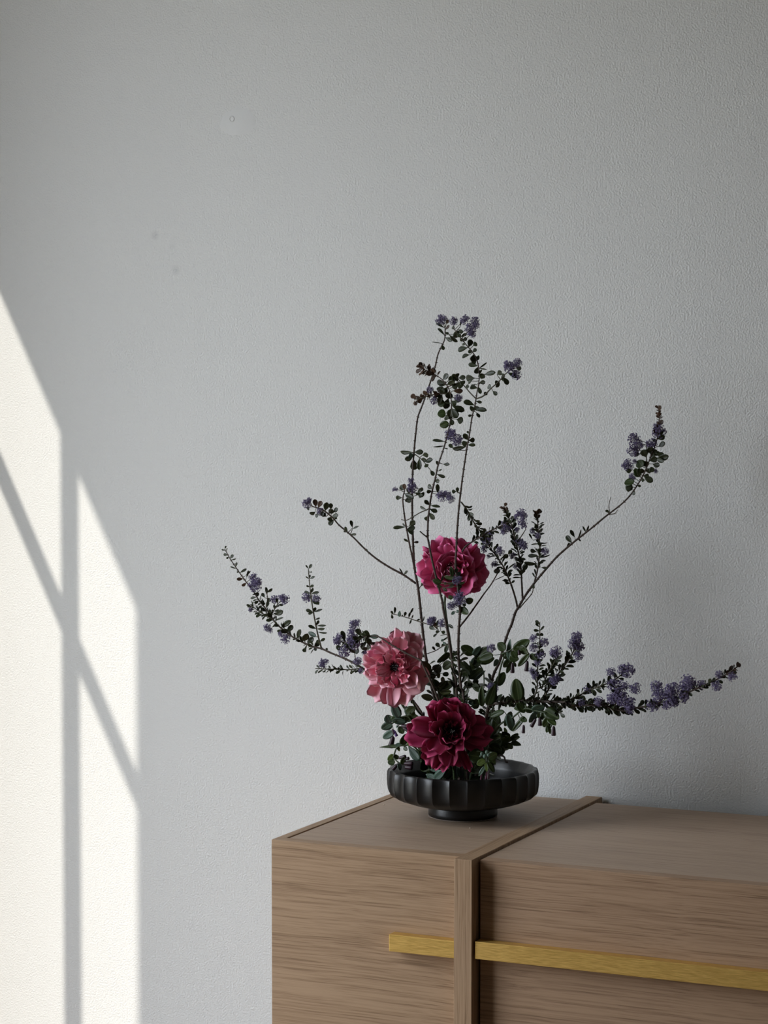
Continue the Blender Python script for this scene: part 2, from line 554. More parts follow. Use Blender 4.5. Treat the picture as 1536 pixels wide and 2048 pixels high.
def leaf_mesh(name, kind, mat, seed=0):
    """unit leaf along +Y, blade normal +Z, width 1; a thin closed blade folded at the midrib"""
    rr = random.Random(seed)
    if kind == 'small':
        vs_ = (0.0, 0.14, 0.40, 0.66, 0.88, 1.0)
        ws_ = (0.04, 0.10, 0.37, 0.50, 0.37, 0.10)
    elif kind == 'slim':
        vs_ = (0.0, 0.15, 0.4, 0.65, 0.88, 1.0)
        ws_ = (0.06, 0.24, 0.45, 0.48, 0.30, 0.06)
    elif kind == 'point':
        vs_ = (0.0, 0.10, 0.28, 0.50, 0.72, 0.88, 1.0)
        ws_ = (0.12, 0.38, 0.50, 0.45, 0.29, 0.14, 0.015)
    else:
        vs_ = (0.0, 0.08, 0.22, 0.45, 0.68, 0.86, 0.96, 1.0)
        ws_ = (0.12, 0.33, 0.46, 0.50, 0.44, 0.29, 0.14, 0.03)
    cols = (-1, -0.55, 0, 0.55, 1)
    curl, fold = rr.uniform(-0.10, 0.16), rr.uniform(0.08, 0.2)
    vv, ff = [], []
    for s in (1, -1):
        for a, w in zip(vs_, ws_):
            for c in cols:
                wob = (0.03 * math.sin(9 * a + 3 * c + seed) if abs(c) == 1 else 0)
                z = fold * abs(c) * w + curl * (a * a - a * 0.4) + 0.06 * math.sin(5 * a + c * 2 + seed) * abs(c) * w
                th = 0.012 * (1 - abs(c)) + 0.004
                vv.append((c * w * (1 + wob), a, z + s * th))
    n, m = len(cols), len(vs_)
    for s in (0, 1):
        o = s * n * m
        for i in range(m - 1):
            for j in range(n - 1):
                a, b, c, d = (o + i * n + j, o + i * n + j + 1, o + (i + 1) * n + j + 1, o + (i + 1) * n + j)
                ff += [(a, b, c), (a, c, d)] if s == 0 else [(a, c, b), (a, d, c)]
    o = n * m
    rim = [i * n for i in range(m)] + [(m - 1) * n + j for j in range(1, n)] + [i * n + n - 1 for i in range(m - 2, -1, -1)] + [j for j in range(n - 2, 0, -1)]
    for i in range(len(rim)):
        a, b = rim[i], rim[(i + 1) % len(rim)]
        ff.append((a, b, o + b, o + a))
    return mesh(name, vv, ff, [mat])


LEAF = {
    's': [leaf_mesh('small_leaf', 'small', M_LEAF, s) for s in range(4)],
    'n': [leaf_mesh('slim_leaf', 'slim', M_LEAF, s) for s in range(3)],
    'r': [leaf_mesh('russet_leaf', 'small', M_LEAFR, s) for s in range(3)],
    'g': [leaf_mesh('broad_leaf', 'broad', M_BIG, s) for s in range(4)],
    'b': [leaf_mesh('grey_green_leaf', 'broad', M_BLUE, s) for s in range(3)],
    'p': [leaf_mesh('pointed_leaf', 'point', M_BLUE, s) for s in range(2)],
    'q': [leaf_mesh('pointed_green_leaf', 'point', M_BIG, s) for s in range(2)],
    'l': [leaf_mesh('lime_leaf', 'broad', M_LIME, s) for s in range(2)],
}


def frame(o, d, n, sx, sy, sz):
    """matrix: local Y along d, Z towards n"""
    y = d.normalized()
    x = y.cross(n)
    if x.length < 1e-5:
        x = y.orthogonal()
    x.normalize()
    z = x.cross(y)
    m = Matrix.Identity(4)
    for i in range(3):
        m[i][0], m[i][1], m[i][2], m[i][3] = x[i] * sx, y[i] * sy, z[i] * sz, o[i]
    return m


def cluster_mesh(seed):
    rr = random.Random(100 + seed)
    vs, fs = [], []
    n = 105
    for k in range(n):
        u = rr.uniform(-0.75, 1)
        a = rr.uniform(0, 2 * math.pi)
        s = math.sqrt(1 - u * u)
        d = Vector((s * math.cos(a), s * math.sin(a), u))
        R = rr.uniform(0.55, 1.08)
        c = d * R
        e1 = d.orthogonal().normalized()
        e1 = (Matrix.Rotation(rr.uniform(0, 6.28), 3, d) @ e1)
        e2 = d.cross(e1)
        b0 = len(vs)
        # pedicel
        t = 0.018
        for q in (Vector((0, 0, 0)) + d * 0.1, c):
            for j in range(3):
                vs.append(q + (e1 * math.cos(j * 2.1) + e2 * math.sin(j * 2.1)) * t)
        for j in range(3):
            fs.append((b0 + j, b0 + (j + 1) % 3, b0 + 3 + (j + 1) % 3, b0 + 3 + j))
        # five hooded petals round a raised centre
        sz = rr.uniform(0.13, 0.21)
        ci = len(vs)
        vs.append(c + d * sz * 0.35)
        vs.append(c - d * sz * 0.45)
        for j in range(10):
            an = j * math.pi / 5
            rr_ = sz * (1.15 if j % 2 == 0 else 0.5)
            vs.append(c + (e1 * math.cos(an) + e2 * math.sin(an)) * rr_ + d * (sz * 0.35 if j % 2 == 0 else 0))
        for j in range(10):
            p, q = ci + 2 + j, ci + 2 + (j + 1) % 10
            fs.append((ci, p, q))
            fs.append((ci + 1, q, p))
    return mesh('floret_ball', vs, fs, [M_FLORET], smooth=False)


CLUSTER = [cluster_mesh(s) for s in range(5)]


def catmull(pts, per=6):
    out = []
    P = [pts[0] * 2 - pts[1]] + pts + [pts[-1] * 2 - pts[-2]]
    for i in range(1, len(P) - 2):
        for k in range(per):
            t = k / per
            a, b, c, d = P[i - 1], P[i], P[i + 1], P[i + 2]
            out.append(0.5 * ((2 * b) + (c - a) * t + (2 * a - 5 * b + 4 * c - d) * t * t + (3 * b - a - 3 * c + d) * t ** 3))
    out.append(pts[-1])
    return out


def resample(pts, step):
    L = [0.0]
    for a, b in zip(pts, pts[1:]):
        L.append(L[-1] + (b - a).length)
    n = max(3, int(L[-1] / step))
    out, j = [], 0
    for i in range(n + 1):
        s = L[-1] * i / n
        while j < len(L) - 2 and L[j + 1] < s:
            j += 1
        t = (s - L[j]) / max(1e-9, L[j + 1] - L[j])
        out.append(pts[j].lerp(pts[j + 1], min(1, t)))
    return out


def tube(curve, r0, r1, org, nubs=0.0, sides=7, seed=0, step=0.004):
    """tapering stem; nubs>0 adds pairs of corky bumps at the nodes"""
    rr = random.Random(seed)
    pts = resample(curve, step)
    vs, fs = [], []
    n = len(pts)
    ref = Vector((0.3, 0.5, 0.8))
    prev = None
    for i, p in enumerate(pts):
        t = (pts[min(i + 1, n - 1)] - pts[max(i - 1, 0)]).normalized()
        e1 = (prev - t * prev.dot(t)).normalized() if prev else t.cross(ref).normalized()
        prev = e1
        e2 = t.cross(e1)
        r = (r0 + (r1 - r0) * i / (n - 1)) * (1 + rr.uniform(-0.07, 0.07))
        for k in range(sides):
            a = 2 * math.pi * k / sides
            vs.append(p + (e1 * math.cos(a) + e2 * math.sin(a)) * r - org)
    for i in range(n - 1):
        for k in range(sides):
            q = (k + 1) % sides
            fs.append((i * sides + k, i * sides + q, (i + 1) * sides + q, (i + 1) * sides + k))
    fs.append(tuple(range(sides))[::-1])
    fs.append(tuple(range((n - 1) * sides, n * sides)))
    if nubs:
        s, total = 0.0, sum((b - a).length for a, b in zip(pts, pts[1:]))
        pos = 0.012
        while pos < total - 0.004:
            i = min(n - 2, int(pos / total * (n - 1)))
            p = pts[i]
            t = (pts[i + 1] - pts[i]).normalized()
            ax = (RT - t * RT.dot(t)).normalized()
            ax = Matrix.Rotation(rr.uniform(-0.9, 0.9), 3, t) @ ax
            r = r0 + (r1 - r0) * i / (n - 1)
            for sgn in (1, -1):
                d = (ax * sgn + t * 0.35).normalized()
                e1 = d.orthogonal().normalized()
                e2 = d.cross(e1)
                b0 = len(vs)
                w = nubs * rr.uniform(0.7, 1.1)
                for k in range(5):
                    a = k * 2 * math.pi / 5
                    vs.append(p + d * r * 0.3 + (e1 * math.cos(a) + e2 * math.sin(a)) * w * 0.8 - org)
                for k in range(5):
                    a = k * 2 * math.pi / 5
                    vs.append(p + d * (r + w * 1.25) + (e1 * math.cos(a) + e2 * math.sin(a)) * w * 0.4 - org)
                for k in range(5):
                    q = (k + 1) % 5
                    fs.append((b0 + k, b0 + q, b0 + 5 + q, b0 + 5 + k))
                fs.append(tuple(b0 + 5 + k for k in range(5)))
            pos += rr.uniform(0.0085, 0.013)
    return vs, fs


# crops used to read the photo: origin and magnification
CR = {'Z1': (780, 600, 5.12), 'Z2': (580, 960, 5.12), 'Z3': (420, 1070, 4.267), 'Z4': (900, 960, 6.4), 'Z5': (1000, 780, 4.267),
      'Z6': (960, 1200, 5.689), 'Z7': (1140, 1280, 4.151), 'Z8': (720, 1240, 4.042), 'A1': (830, 1070, 9.6), 'A2': (730, 1250, 11.815),
      'A3': (815, 1395, 9.035), 'A4': (840, 1220, 9.6), 'A5': (960, 1260, 9.6), 'A6': (960, 1390, 9.035), 'A7': (755, 1390, 11.38),
      'A8': (850, 1480, 6.678), 'P': (0, 0, 1.0)}


def px(z, x, y):
    o = CR[z]
    return (o[0] + x / o[2], o[1] + y / o[2])


class Plant:
    """one cut branch or stem: an Empty at its foot in the bowl with stem, twigs, leaves, flower clusters below it"""

    def __init__(self, name, label, cat, stem, y0, y1, r0, r1, mat=None, group=None, nubs=0.0012, seed=1, ymid=None):
        self.rnd = random.Random(seed)
        self.seed = seed
        self.pp = [px(*s) for s in stem]
        n = len(self.pp)
        acc = [0]
        for a, b in zip(self.pp, self.pp[1:]):
            acc.append(acc[-1] + math.hypot(b[0] - a[0], b[1] - a[1]))
        self.ys = []
        for s in acc:
            t = s / acc[-1]
            y = y0 + (y1 - y0) * t
            if ymid is not None:
                y += (ymid - (y0 + y1) / 2) * 4 * t * (1 - t)
            self.ys.append(y)
        P = [at(*p, y) for p, y in zip(self.pp, self.ys)]
        P[0].z = ZT + 0.0285                # cut end on the bowl's floor
        self.org = P[0].copy()
        self.root = empty(name, self.org, label, cat, group)
        self.curve = catmull(P)
        v, f = tube(self.curve, r0 * PXM, r1 * PXM, self.org, nubs, 7, seed)
        link('stem', mesh('stem', v, f, [mat or M_BARK]), self.root)
        self.curves = [self.curve]

    def Y(self, x, y):
        best = None
        for i in range(len(self.pp) - 1):
            (ax, ay), (bx, by) = self.pp[i], self.pp[i + 1]
            dx, dy = bx - ax, by - ay
            t = max(0, min(1, ((x - ax) * dx + (y - ay) * dy) / (dx * dx + dy * dy + 1e-9)))
            d = math.hypot(x - ax - dx * t, y - ay - dy * t)
            if best is None or d < best[0]:
                best = (d, self.ys[i] + (self.ys[i + 1] - self.ys[i]) * t)
        return best[1]

    def twig(self, pts, r0=1.3, r1=0.8, dy=0.0, mat=None, nubs=0.0007):
        pp = [px(*s) for s in pts]
        y0 = self.Y(*pp[0])
        n = len(pp)
        P = [at(*p, y0 + dy * i / (n - 1)) for i, p in enumerate(pp)]
        if len(P) == 2:
            P.insert(1, (P[0] + P[1]) / 2)
        c = catmull(P)
        self.seed += 1
        v, f = tube(c, r0 * PXM, r1 * PXM, self.org, nubs, 6, self.seed)
        link('twig', mesh('twig', v, f, [mat or M_TWIG]), self.root)
        self.curves.append(c)
        # later pieces near this twig take its depth
        self.pp += pp
        self.ys += [y0 + dy * i / (n - 1) for i in range(n)]
        return c

    def put(self, name, me, M):
        o = bpy.data.objects.new(name, me)
        COL.objects.link(o)
        o.parent = self.root
        o.matrix_basis = Matrix.Translation(-self.org) @ M
        return o

    def leaf_at(self, p, d, n, L, W, kind):
        me = self.rnd.choice(LEAF[kind])
        self.put('leaf', me, frame(p, d, n, W, L, L))

    def leaves(self, z, items, kind='s', tilt=0.5, name='leaf'):
        for it in items:
            bx, by, tx, ty, w = it[:5]
            k = it[5] if len(it) > 5 else kind
            a, b = px(z, bx, by), px(z, tx, ty)
            y = self.Y(*a) + self.rnd.uniform(-0.004, 0.004)
            p = at(*a, y)
            q = at(*b, y + self.rnd.uniform(-0.3, 0.3) * math.hypot(b[0] - a[0], b[1] - a[1]) * PXM)
            n = -FW + RT * self.rnd.uniform(-tilt, tilt) + UP * self.rnd.uniform(-tilt, tilt * 1.2)
            W = w / CR[z][2] * PXM * 1.06
            near = min((c for cv in self.curves for c in cv), key=lambda c: (c - p).length)
            gap = (near - p).length
            if gap < 0.0055 and k in 'snr':
                p = near                    # the narrow foot of the blade reaches the stem itself
            elif 0.0012 < gap < 0.045:
                v, f = tube([near, (near + p) / 2 - UP * gap * 0.06, p], 0.0007, 0.0005, self.org, 0, 4, 1, 0.006)
                link('leaf_stalk', mesh('leaf_stalk', v, f, [M_TWIG if k in 'snr' else M_GSTEM]), self.root)
            L = (q - p).length
            self.leaf_at(p, q - p, n, L, W, k)

    def auto(self, ci, t0, t1, n, L=13, W=6.5, kind='s', spread=0.95):
        c = resample(self.curves[ci], 0.002)
        N = len(c) - 1
        n = int(n * 1.75)
        for k in range(n):
            t = t0 + (t1 - t0) * (k + self.rnd.uniform(-0.6, 1.2)) / n
            i = min(N - 1, max(0, int(t * N)))
            p = c[i]
            tg = (c[min(N, i + 3)] - c[max(0, i - 3)]).normalized()
            side = (RT * tg.dot(UP) - UP * tg.dot(RT))
            side = (side - tg * side.dot(tg)).normalized()
            s = 1 if k % 2 else -1
            ax = Matrix.Rotation(self.rnd.uniform(-1.5, 1.5), 3, tg) @ (side * s)
            an = spread * self.rnd.uniform(0.5, 1.4)
            d = tg * math.cos(an) + ax * math.sin(an)
            nn = tg * 0.8 - d * 0.3 - FW * 0.7 + Vector((self.rnd.uniform(-.6, .6), self.rnd.uniform(-.6, .6), self.rnd.uniform(-.3, .6)))
            f = self.rnd.uniform(0.85, 1.4)
            self.leaf_at(p + ax * 0.0008, d, nn, L * f * PXM, W * f * PXM * self.rnd.uniform(0.8, 1.15), kind)

    def clusters(self, z, items):
        for x, y, r in items:
            a = px(z, x, y)
            c = at(*a, self.Y(*a) + self.rnd.uniform(-0.007, 0.004))
            R = r / CR[z][2] * PXM * 1.08
            me = self.rnd.choice(CLUSTER)
            d = Vector((self.rnd.uniform(-1, 1), self.rnd.uniform(-1, 0.2), self.rnd.uniform(-0.2, 1)))
            self.put('flower_cluster', me, frame(c, d, Vector((self.rnd.uniform(-1, 1), -1, 0.6)), R, R, R * 0.95))
            # short stalk back to the nearest stem
            best = min((q for cv in self.curves for q in cv), key=lambda q: (q - c).length)
            if (best - c).length > R * 0.5 and (best - c).length < 0.05:
                mid = (best + c) / 2 + UP * 0.001
                v, f = tube([best, mid, c], 0.0006, 0.0004, self.org, 0, 5, 3)
                link('flower_stalk', mesh('flower_stalk', v, f, [M_TWIG]), self.root)

    def bell(self, z, x0, y0, x1, y1, w, mat):
        a, b = px(z, x0, y0), px(z, x1, y1)
        y = self.Y(*a) - 0.004
        p, q = at(*a, y), at(*b, y)
        L = (q - p).length
        R = w / CR[z][2] * PXM / 2
        prof = [(0.25, 0), (0.62, 0.10), (0.80, 0.30), (0.88, 0.6), (1.0, 0.86), (0.90, 1.0), (0.72, 0.94), (0.6, 0.7)]
        vs, fs = [], []
        ns = 10
        for r, t in prof:
            for k in range(ns):
                an = 2 * math.pi * k / ns
                vs.append((r * math.cos(an) * (1 + 0.06 * (k % 2)), t, r * math.sin(an) * (1 + 0.06 * (k % 2))))
        for i in range(len(prof) - 1):
            for k in range(ns):
                j = (k + 1) % ns
                fs.append((i * ns + k, (i + 1) * ns + k, (i + 1) * ns + j, i * ns + j))
        fs.append(tuple(range(ns)))
        fs.append(tuple(range((len(prof) - 1) * ns, len(prof) * ns))[::-1])
        self.put('bell_flower', mesh('bell_flower', vs, fs, [mat]), frame(p, q - p, -FW, R, L, R))


# ------------------------------------------------------------------ lilac branches (small dark leaves, lavender clusters)
GRP = 'cut flowering branches standing in the bowl'

A = Plant('flowering_branch', 'tall thin branch with a long bare side twig arching out towards a lone lavender tip', 'branch',
          [('P', 893, 1597), ('P', 871, 1413), ('A4', 230, 1500), ('A4', 120, 950), ('A4', 60, 480), ('A4', 10, 0), ('Z2', 1310, 1100), ('Z2', 1275, 900),
           ('Z2', 1262, 700), ('Z2', 1255, 500), ('Z2', 1250, 170), ('Z1', 235, 1700), ('Z1', 250, 1500), ('Z1', 265, 1350), ('Z1', 285, 1200),
           ('Z1', 330, 1080), ('Z1', 400, 880), ('Z1', 460, 690), ('Z1', 490, 560), ('Z1', 530, 470), ('Z1', 560, 400), ('Z1', 565, 290)],
          0.300, 0.36, 3.8, 1.2, group=GRP, seed=11)
A.twig([('Z2', 1290, 1060), ('Z2', 1160, 970), ('Z2', 1030, 900), ('Z2', 890, 810), ('Z2', 770, 710), ('Z2', 640, 580), ('Z2', 500, 460), ('Z2', 440, 390),
        ('Z2', 340, 310), ('Z2', 230, 270)], 2.3, 1.3, -0.05, M_BARK, 0.001)
A.twig([('Z2', 1285, 960), ('Z2', 1250, 780), ('Z2', 1220, 640), ('Z2', 1190, 480), ('Z2', 1170, 350), ('Z2', 1155, 200), ('Z1', 150, 1950)], 2.0, 1.3, -0.02, M_BARK, 0.001)
A.twig([('Z1', 250, 1575), ('Z1', 330, 1640), ('Z1', 430, 1760)], 1.1, 0.7, -0.01)
A.twig([('Z2', 1320, 1110), ('Z2', 1345, 1080), ('Z2', 1370, 1050)], 1.1, 0.7, -0.01)
A.leaves('Z1', [(560, 370, 490, 290, 32), (530, 440, 430, 435, 10, 'n'), (540, 465, 548, 515, 38), (545, 275, 472, 240, 28), (600, 350, 690, 430, 45), (640, 380, 692, 325, 40),
                (570, 330, 600, 350, 30), (580, 300, 610, 260, 30, 'r'), (575, 250, 600, 200, 34, 'r'), (590, 390, 640, 420, 40), (650, 350, 720, 320, 34)])
A.leaves('Z1', [(240, 1560, 105, 1555, 45), (260, 1560, 340, 1555, 55), (330, 1590, 395, 1580, 60), (230, 1600, 155, 1640, 60), (240, 1630, 250, 1740, 80), (290, 1630, 300, 1740, 55),
                (360, 1660, 440, 1640, 60), (225, 1570, 195, 1625, 45, 'b'), (330, 1600, 370, 1640, 50), (350, 1660, 380, 1710, 50), (420, 1740, 450, 1800, 45)])
A.leaves('Z1', [(130, 2020, 60, 2020, 36), (170, 1930, 110, 1900, 60), (150, 1990, 240, 2030, 60), (250, 1980, 310, 1990, 30), (310, 1980, 350, 2000, 60), (300, 1930, 342, 1940, 45),
                (170, 1960, 150, 1880, 50, 'r'), (190, 1990, 200, 1920, 60), (210, 2030, 160, 2060, 50)])
A.leaves('Z2', [(1140, 180, 1085, 180, 45), (1160, 490, 1060, 495, 40), (1220, 470, 1282, 415, 62), (1220, 490, 1282, 490, 60), (1200, 500, 1262, 558, 46), (1180, 470, 1152, 445, 22),
                (1210, 630, 1168, 598, 26), (1250, 635, 1317, 635, 26), (1300, 150, 1350, 90, 40), (1310, 150, 1360, 170, 55), (1190, 200, 1240, 225, 40), (1330, 1090, 1385, 1035, 36)])
A.leaves('Z2', [(640, 490, 618, 415, 36), (640, 500, 708, 475, 22, 'n'), (600, 520, 562, 478, 32), (620, 540, 682, 550, 26), (600, 545, 550, 520, 28), (1160, 960, 1118, 905, 16, 'n'), (1165, 955, 1212, 933, 30),
                (450, 395, 400, 460, 55), (440, 330, 495, 295, 52), (440, 360, 492, 360, 50), (420, 305, 415, 238, 46), (370, 295, 380, 228, 62), (300, 270, 322, 215, 56, 'r'), (270, 270, 252, 200, 52, 'r'),
                (260, 325, 205, 350, 56), (300, 350, 258, 375, 42), (200, 280, 178, 300, 42), (370, 375, 335, 345, 52), (430, 380, 400, 420, 60), (350, 300, 330, 370, 50), (410, 330, 440, 300, 60),
                (760, 700, 800, 725, 30), (455, 400, 480, 385, 30)])
A.clusters('Z1', [(520, 205, 52), (560, 190, 30), (215, 1850, 32), (50, 1940, 28), (225, 1920, 52)])
A.clusters('Z2', [(170, 240, 46), (195, 205, 28), (310, 320, 40)])

B = Plant('flowering_branch', 'upright branch crowned with a dense leaf tuft and russet young shoots', 'branch',
          [('P', 922, 1597), ('A4', 700, 1500), ('A4', 660, 1250), ('A4', 620, 1000), ('A4', 590, 800), ('A4', 555, 560), ('A4', 500, 250), ('A4', 450, 0), ('A1', 520, 1260),
           ('A1', 460, 1020), ('A1', 380, 700), ('A1', 310, 400), ('A1', 260, 130), ('Z2', 1410, 590), ('Z2', 1415, 400), ('Z2', 1440, 200), ('Z1', 440, 1920), ('Z1', 470, 1800),
           ('Z1', 490, 1700), ('Z1', 530, 1580), ('Z1', 570, 1450), ('Z1', 600, 1330), ('Z1', 620, 1230), ('Z1', 630, 1080), ('Z1', 610, 930), ('Z1', 540, 820), ('Z1', 430, 750), ('Z1', 300, 690)],
          0.262, 0.25, 3.5, 0.9, group=GRP, seed=12)
B.twig([('Z1', 610, 960), ('Z1', 500, 960), ('Z1', 400, 980), ('Z1', 300, 1010), ('Z1', 245, 1015)], 1.4, 0.9, -0.015)
B.twig([('Z2', 1415, 300), ('Z2', 1330, 335), ('Z2', 1200, 410), ('Z2', 1140, 405)], 1.3, 0.8, 0.01)
B.twig([('Z2', 1410, 590), ('Z2', 1370, 560), ('Z2', 1330, 525)], 1.4, 1.2, -0.01)
B.twig([('A4', 520, 260), ('Z2', 1500, 1500), ('Z2', 1390, 1470), ('Z2', 1290, 1440), ('Z2', 1200, 1410), ('Z2', 1110, 1385), ('Z2', 1040, 1370)], 1.2, 0.8, 0.05)
B.twig([('A4', 560, 640), ('A4', 430, 700), ('A4', 300, 780), ('A4', 140, 840)], 1.1, 0.8, 0.03)
B.leaves('Z1', [(620, 800, 680, 765, 58), (700, 800, 772, 790, 52), (680, 850, 745, 885, 72), (600, 850, 665, 825, 62), (560, 880, 505, 860, 62), (640, 930, 745, 930, 55, 'r'), (600, 1000, 560, 1110, 72),
                (560, 1050, 488, 1070, 74, 'g'), (640, 1020, 675, 1075, 52), (660, 1080, 762, 1135, 62), (640, 1110, 690, 1205, 82), (600, 1100, 610, 1190, 80), (570, 1160, 485, 1170, 84, 'g'),
                (570, 1180, 590, 1225, 62), (680, 1220, 748, 1240, 74), (600, 1260, 508, 1290, 74, 'g'), (640, 1210, 640, 1282, 52), (550, 820, 600, 760, 60), (640, 860, 620, 780, 60), (700, 840, 660, 770, 60),
                (590, 900, 540, 960, 70), (620, 930, 600, 1010, 80), (560, 850, 480, 840, 60), (530, 880, 540, 960, 70), (720, 830, 760, 860, 60), (650, 1000, 720, 1040, 55), (590, 950, 480, 900, 60),
                (540, 990, 500, 1060, 60), (510, 940, 490, 1000, 60), (700, 790, 680, 755, 50), (640, 1140, 600, 1220, 70), (700, 860, 640, 900, 70)])
B.auto(0, 0.955, 1.0, 26, 11, 8, 'r', 1.1)
B.auto(1, 0.25, 1.0, 18, 10, 7, 'r', 1.0)
B.leaves('Z1', [(550, 1440, 440, 1440, 34), (550, 1500, 445, 1500, 16, 'n'), (540, 1680, 612, 1690, 36), (500, 1700, 478, 1645, 26), (490, 1790, 567, 1812, 36), (500, 1750, 532, 1735, 16, 'n'), (460, 1870, 508, 1848, 46),
                (430, 1960, 376, 1960, 36), (440, 1940, 395, 1895, 46), (490, 1985, 485, 1885, 42), (570, 1520, 592, 1525, 14)])
B.leaves('Z2', [(1420, 260, 1378, 205, 42), (1400, 300, 1332, 272, 30), (1430, 300, 1508, 330, 46), (1430, 320, 1482, 402, 52), (1410, 350, 1385, 412, 46), (1450, 110, 1398, 120, 40), (1460, 250, 1538, 275, 30)])
B.leaves('Z2', [(1060, 1370, 1070, 1300, 30), (1050, 1380, 1050, 1420, 26), (1060, 1365, 1032, 1345, 26), (1120, 1400, 1125, 1340, 34, 'b'), (1180, 1400, 1185, 1350, 30), (1230, 1370, 1262, 1305, 22, 'n'), (1210, 1410, 1225, 1355, 26),
                (1240, 1420, 1225, 1475, 18, 'n'), (1170, 1400, 1150, 1380, 18), (1370, 1450, 1375, 1395, 14, 'n'), (1300, 1440, 1330, 1425, 18), (1255, 1400, 1260, 1380, 16)])
B.leaves('A4', [(330, 380, 280, 240, 80, 'r'), (300, 380, 185, 320, 70), (400, 410, 480, 440, 70), (340, 440, 260, 510, 40), (500, 480, 395, 500, 22, 'n'), (530, 280, 640, 355, 60), (300, 330, 350, 200, 50), (380, 420, 300, 420, 60),
                (440, 600, 420, 560, 60, 'b'), (520, 540, 430, 590, 30, 'n'), (400, 700, 310, 640, 80), (480, 620, 450, 660, 60, 'b'), (300, 750, 240, 700, 50), (420, 740, 470, 640, 70)])
B.clusters('Z1', [(620, 1385, 58), (690, 1440, 58), (650, 1360, 34), (410, 920, 34), (700, 1000, 38), (450, 1030, 38), (530, 2010, 52), (620, 2035, 42), (580, 1990, 40)])
B.clusters('Z2', [(1450, 1445, 42)])
B.clusters('A4', [(210, 220, 78), (420, 250, 78), (270, 170, 44)])

C = Plant('flowering_branch', 'tallest branch, a leafy crook at its top, lavender clusters low against hot pink petals', 'branch',
          [('P', 937, 1597), ('A4', 850, 1800), ('A4', 790, 1500), ('A4', 760, 1200), ('A4', 740, 900), ('A4', 738, 600), ('A4', 750, 300), ('A4', 768, 0), ('A1', 830, 1050), ('Z4', 72, 1100), ('Z4', 80, 900),
           ('Z4', 95, 600), ('Z4', 120, 300), ('Z4', 150, 50), ('Z1', 745, 1800), ('Z1', 770, 1630), ('Z1', 790, 1500), ('Z1', 810, 1400), ('Z1', 840, 1200), ('Z1', 870, 1080), ('Z1', 890, 950),
           ('Z1', 910, 850), ('Z1', 910, 700), ('Z1', 870, 570), ('Z1', 790, 470), ('Z1', 720, 380), ('Z1', 650, 290)],
          0.255, 0.245, 3.5, 0.9, group=GRP, seed=13)
C.twig([('Z1', 890, 1010), ('Z1', 960, 980), ('Z1', 1040, 900), ('Z1', 1110, 840), ('Z1', 1180, 760), ('Z1', 1240, 710)], 1.6, 1.0, -0.01)
C.twig([('Z1', 880, 1010), ('Z1', 820, 950), ('Z1', 760, 880), ('Z1', 700, 810)], 1.4, 0.9, 0.01)
C.twig([('Z4', 140, 280), ('Z4', 210, 370), ('Z4', 280, 500), ('Z4', 350, 610), ('Z4', 420, 690), ('Z4', 470, 760)], 1.6, 1.0, 0.015)
C.twig([('A4', 758, 330), ('Z4', 130, 1870), ('Z4', 250, 1720), ('Z4', 370, 1550), ('Z4', 440, 1450), ('Z4', 530, 1330), ('Z4', 610, 1190)], 1.9, 1.1, 0.03, M_BARK, 0.0009)
C.twig([('A1', 900, 330), ('Z4', 200, 850), ('Z4', 300, 780), ('Z4', 400, 720), ('Z4', 520, 650), ('Z4', 650, 590), ('Z4', 770, 530)], 1.7, 1.0, 0.02, M_BARK, 0.0008)
C.leaves('Z1', [(780, 490, 695, 518, 62), (820, 475, 830, 405, 62), (850, 470, 888, 440, 52), (820, 560, 738, 585, 56), (850, 560, 860, 632, 92), (880, 590, 918, 590, 46), (890, 680, 808, 660, 46), (900, 700, 992, 638, 18, 'n'),
                (900, 690, 878, 755, 56), (930, 700, 995, 710, 14, 'n'), (860, 515, 885, 500, 40), (780, 450, 740, 455, 30), (960, 765, 1078, 742, 52), (880, 800, 962, 760, 72), (870, 800, 778, 800, 72), (900, 850, 978, 835, 46),
                (885, 890, 818, 895, 52), (1095, 765, 1145, 730, 55), (1110, 800, 1172, 800, 62), (1040, 905, 1002, 880, 52), (1080, 870, 1112, 835, 62), (960, 970, 988, 945, 42), (1050, 930, 1098, 975, 42), (1175, 780, 1208, 866, 52),
                (1210, 760, 1300, 795, 50), (1290, 700, 1345, 700, 46), (860, 1080, 756, 1045, 62), (880, 1120, 988, 1130, 52), (850, 1190, 800, 1190, 26), (885, 1150, 912, 1208, 42), (850, 1100, 870, 1130, 82), (900, 1045, 942, 1045, 32),
                (900, 720, 935, 740, 50), (900, 760, 960, 800, 60), (800, 860, 790, 900, 40), (840, 830, 800, 845, 50), (870, 860, 840, 905, 60), (910, 880, 930, 960, 40), (760, 400, 790, 395, 40), (720, 385, 745, 420, 40),
                (850, 530, 800, 525, 40), (880, 620, 840, 640, 60), (1130, 830, 1090, 890, 40), (1180, 740, 1150, 780, 50), (850, 1090, 820, 1120, 60), (890, 1090, 910, 1130, 50)])
C.leaves('Z1', [(800, 1440, 868, 1430, 52), (800, 1480, 872, 1490, 46), (790, 1430, 755, 1368, 52), (760, 1490, 640, 1525, 48), (650, 1520, 605, 1480, 40), (770, 1450, 740, 1480, 60), (800, 1380, 790, 1345, 24), (680, 1960, 635, 1960, 42), (690, 1975, 690, 1918, 34)])
C.leaves('Z1', [(740, 380, 785, 345, 32), (700, 300, 745, 335, 40), (700, 340, 660, 390, 50), (660, 320, 640, 270, 36), (720, 270, 725, 200, 16, 'n'), (690, 330, 720, 380, 40)])
C.auto(3, 0.1, 1.0, 16, 11, 5.5, 's', 0.9)
C.auto(5, 0.25, 1.0, 20, 11, 5.5, 's', 1.0)
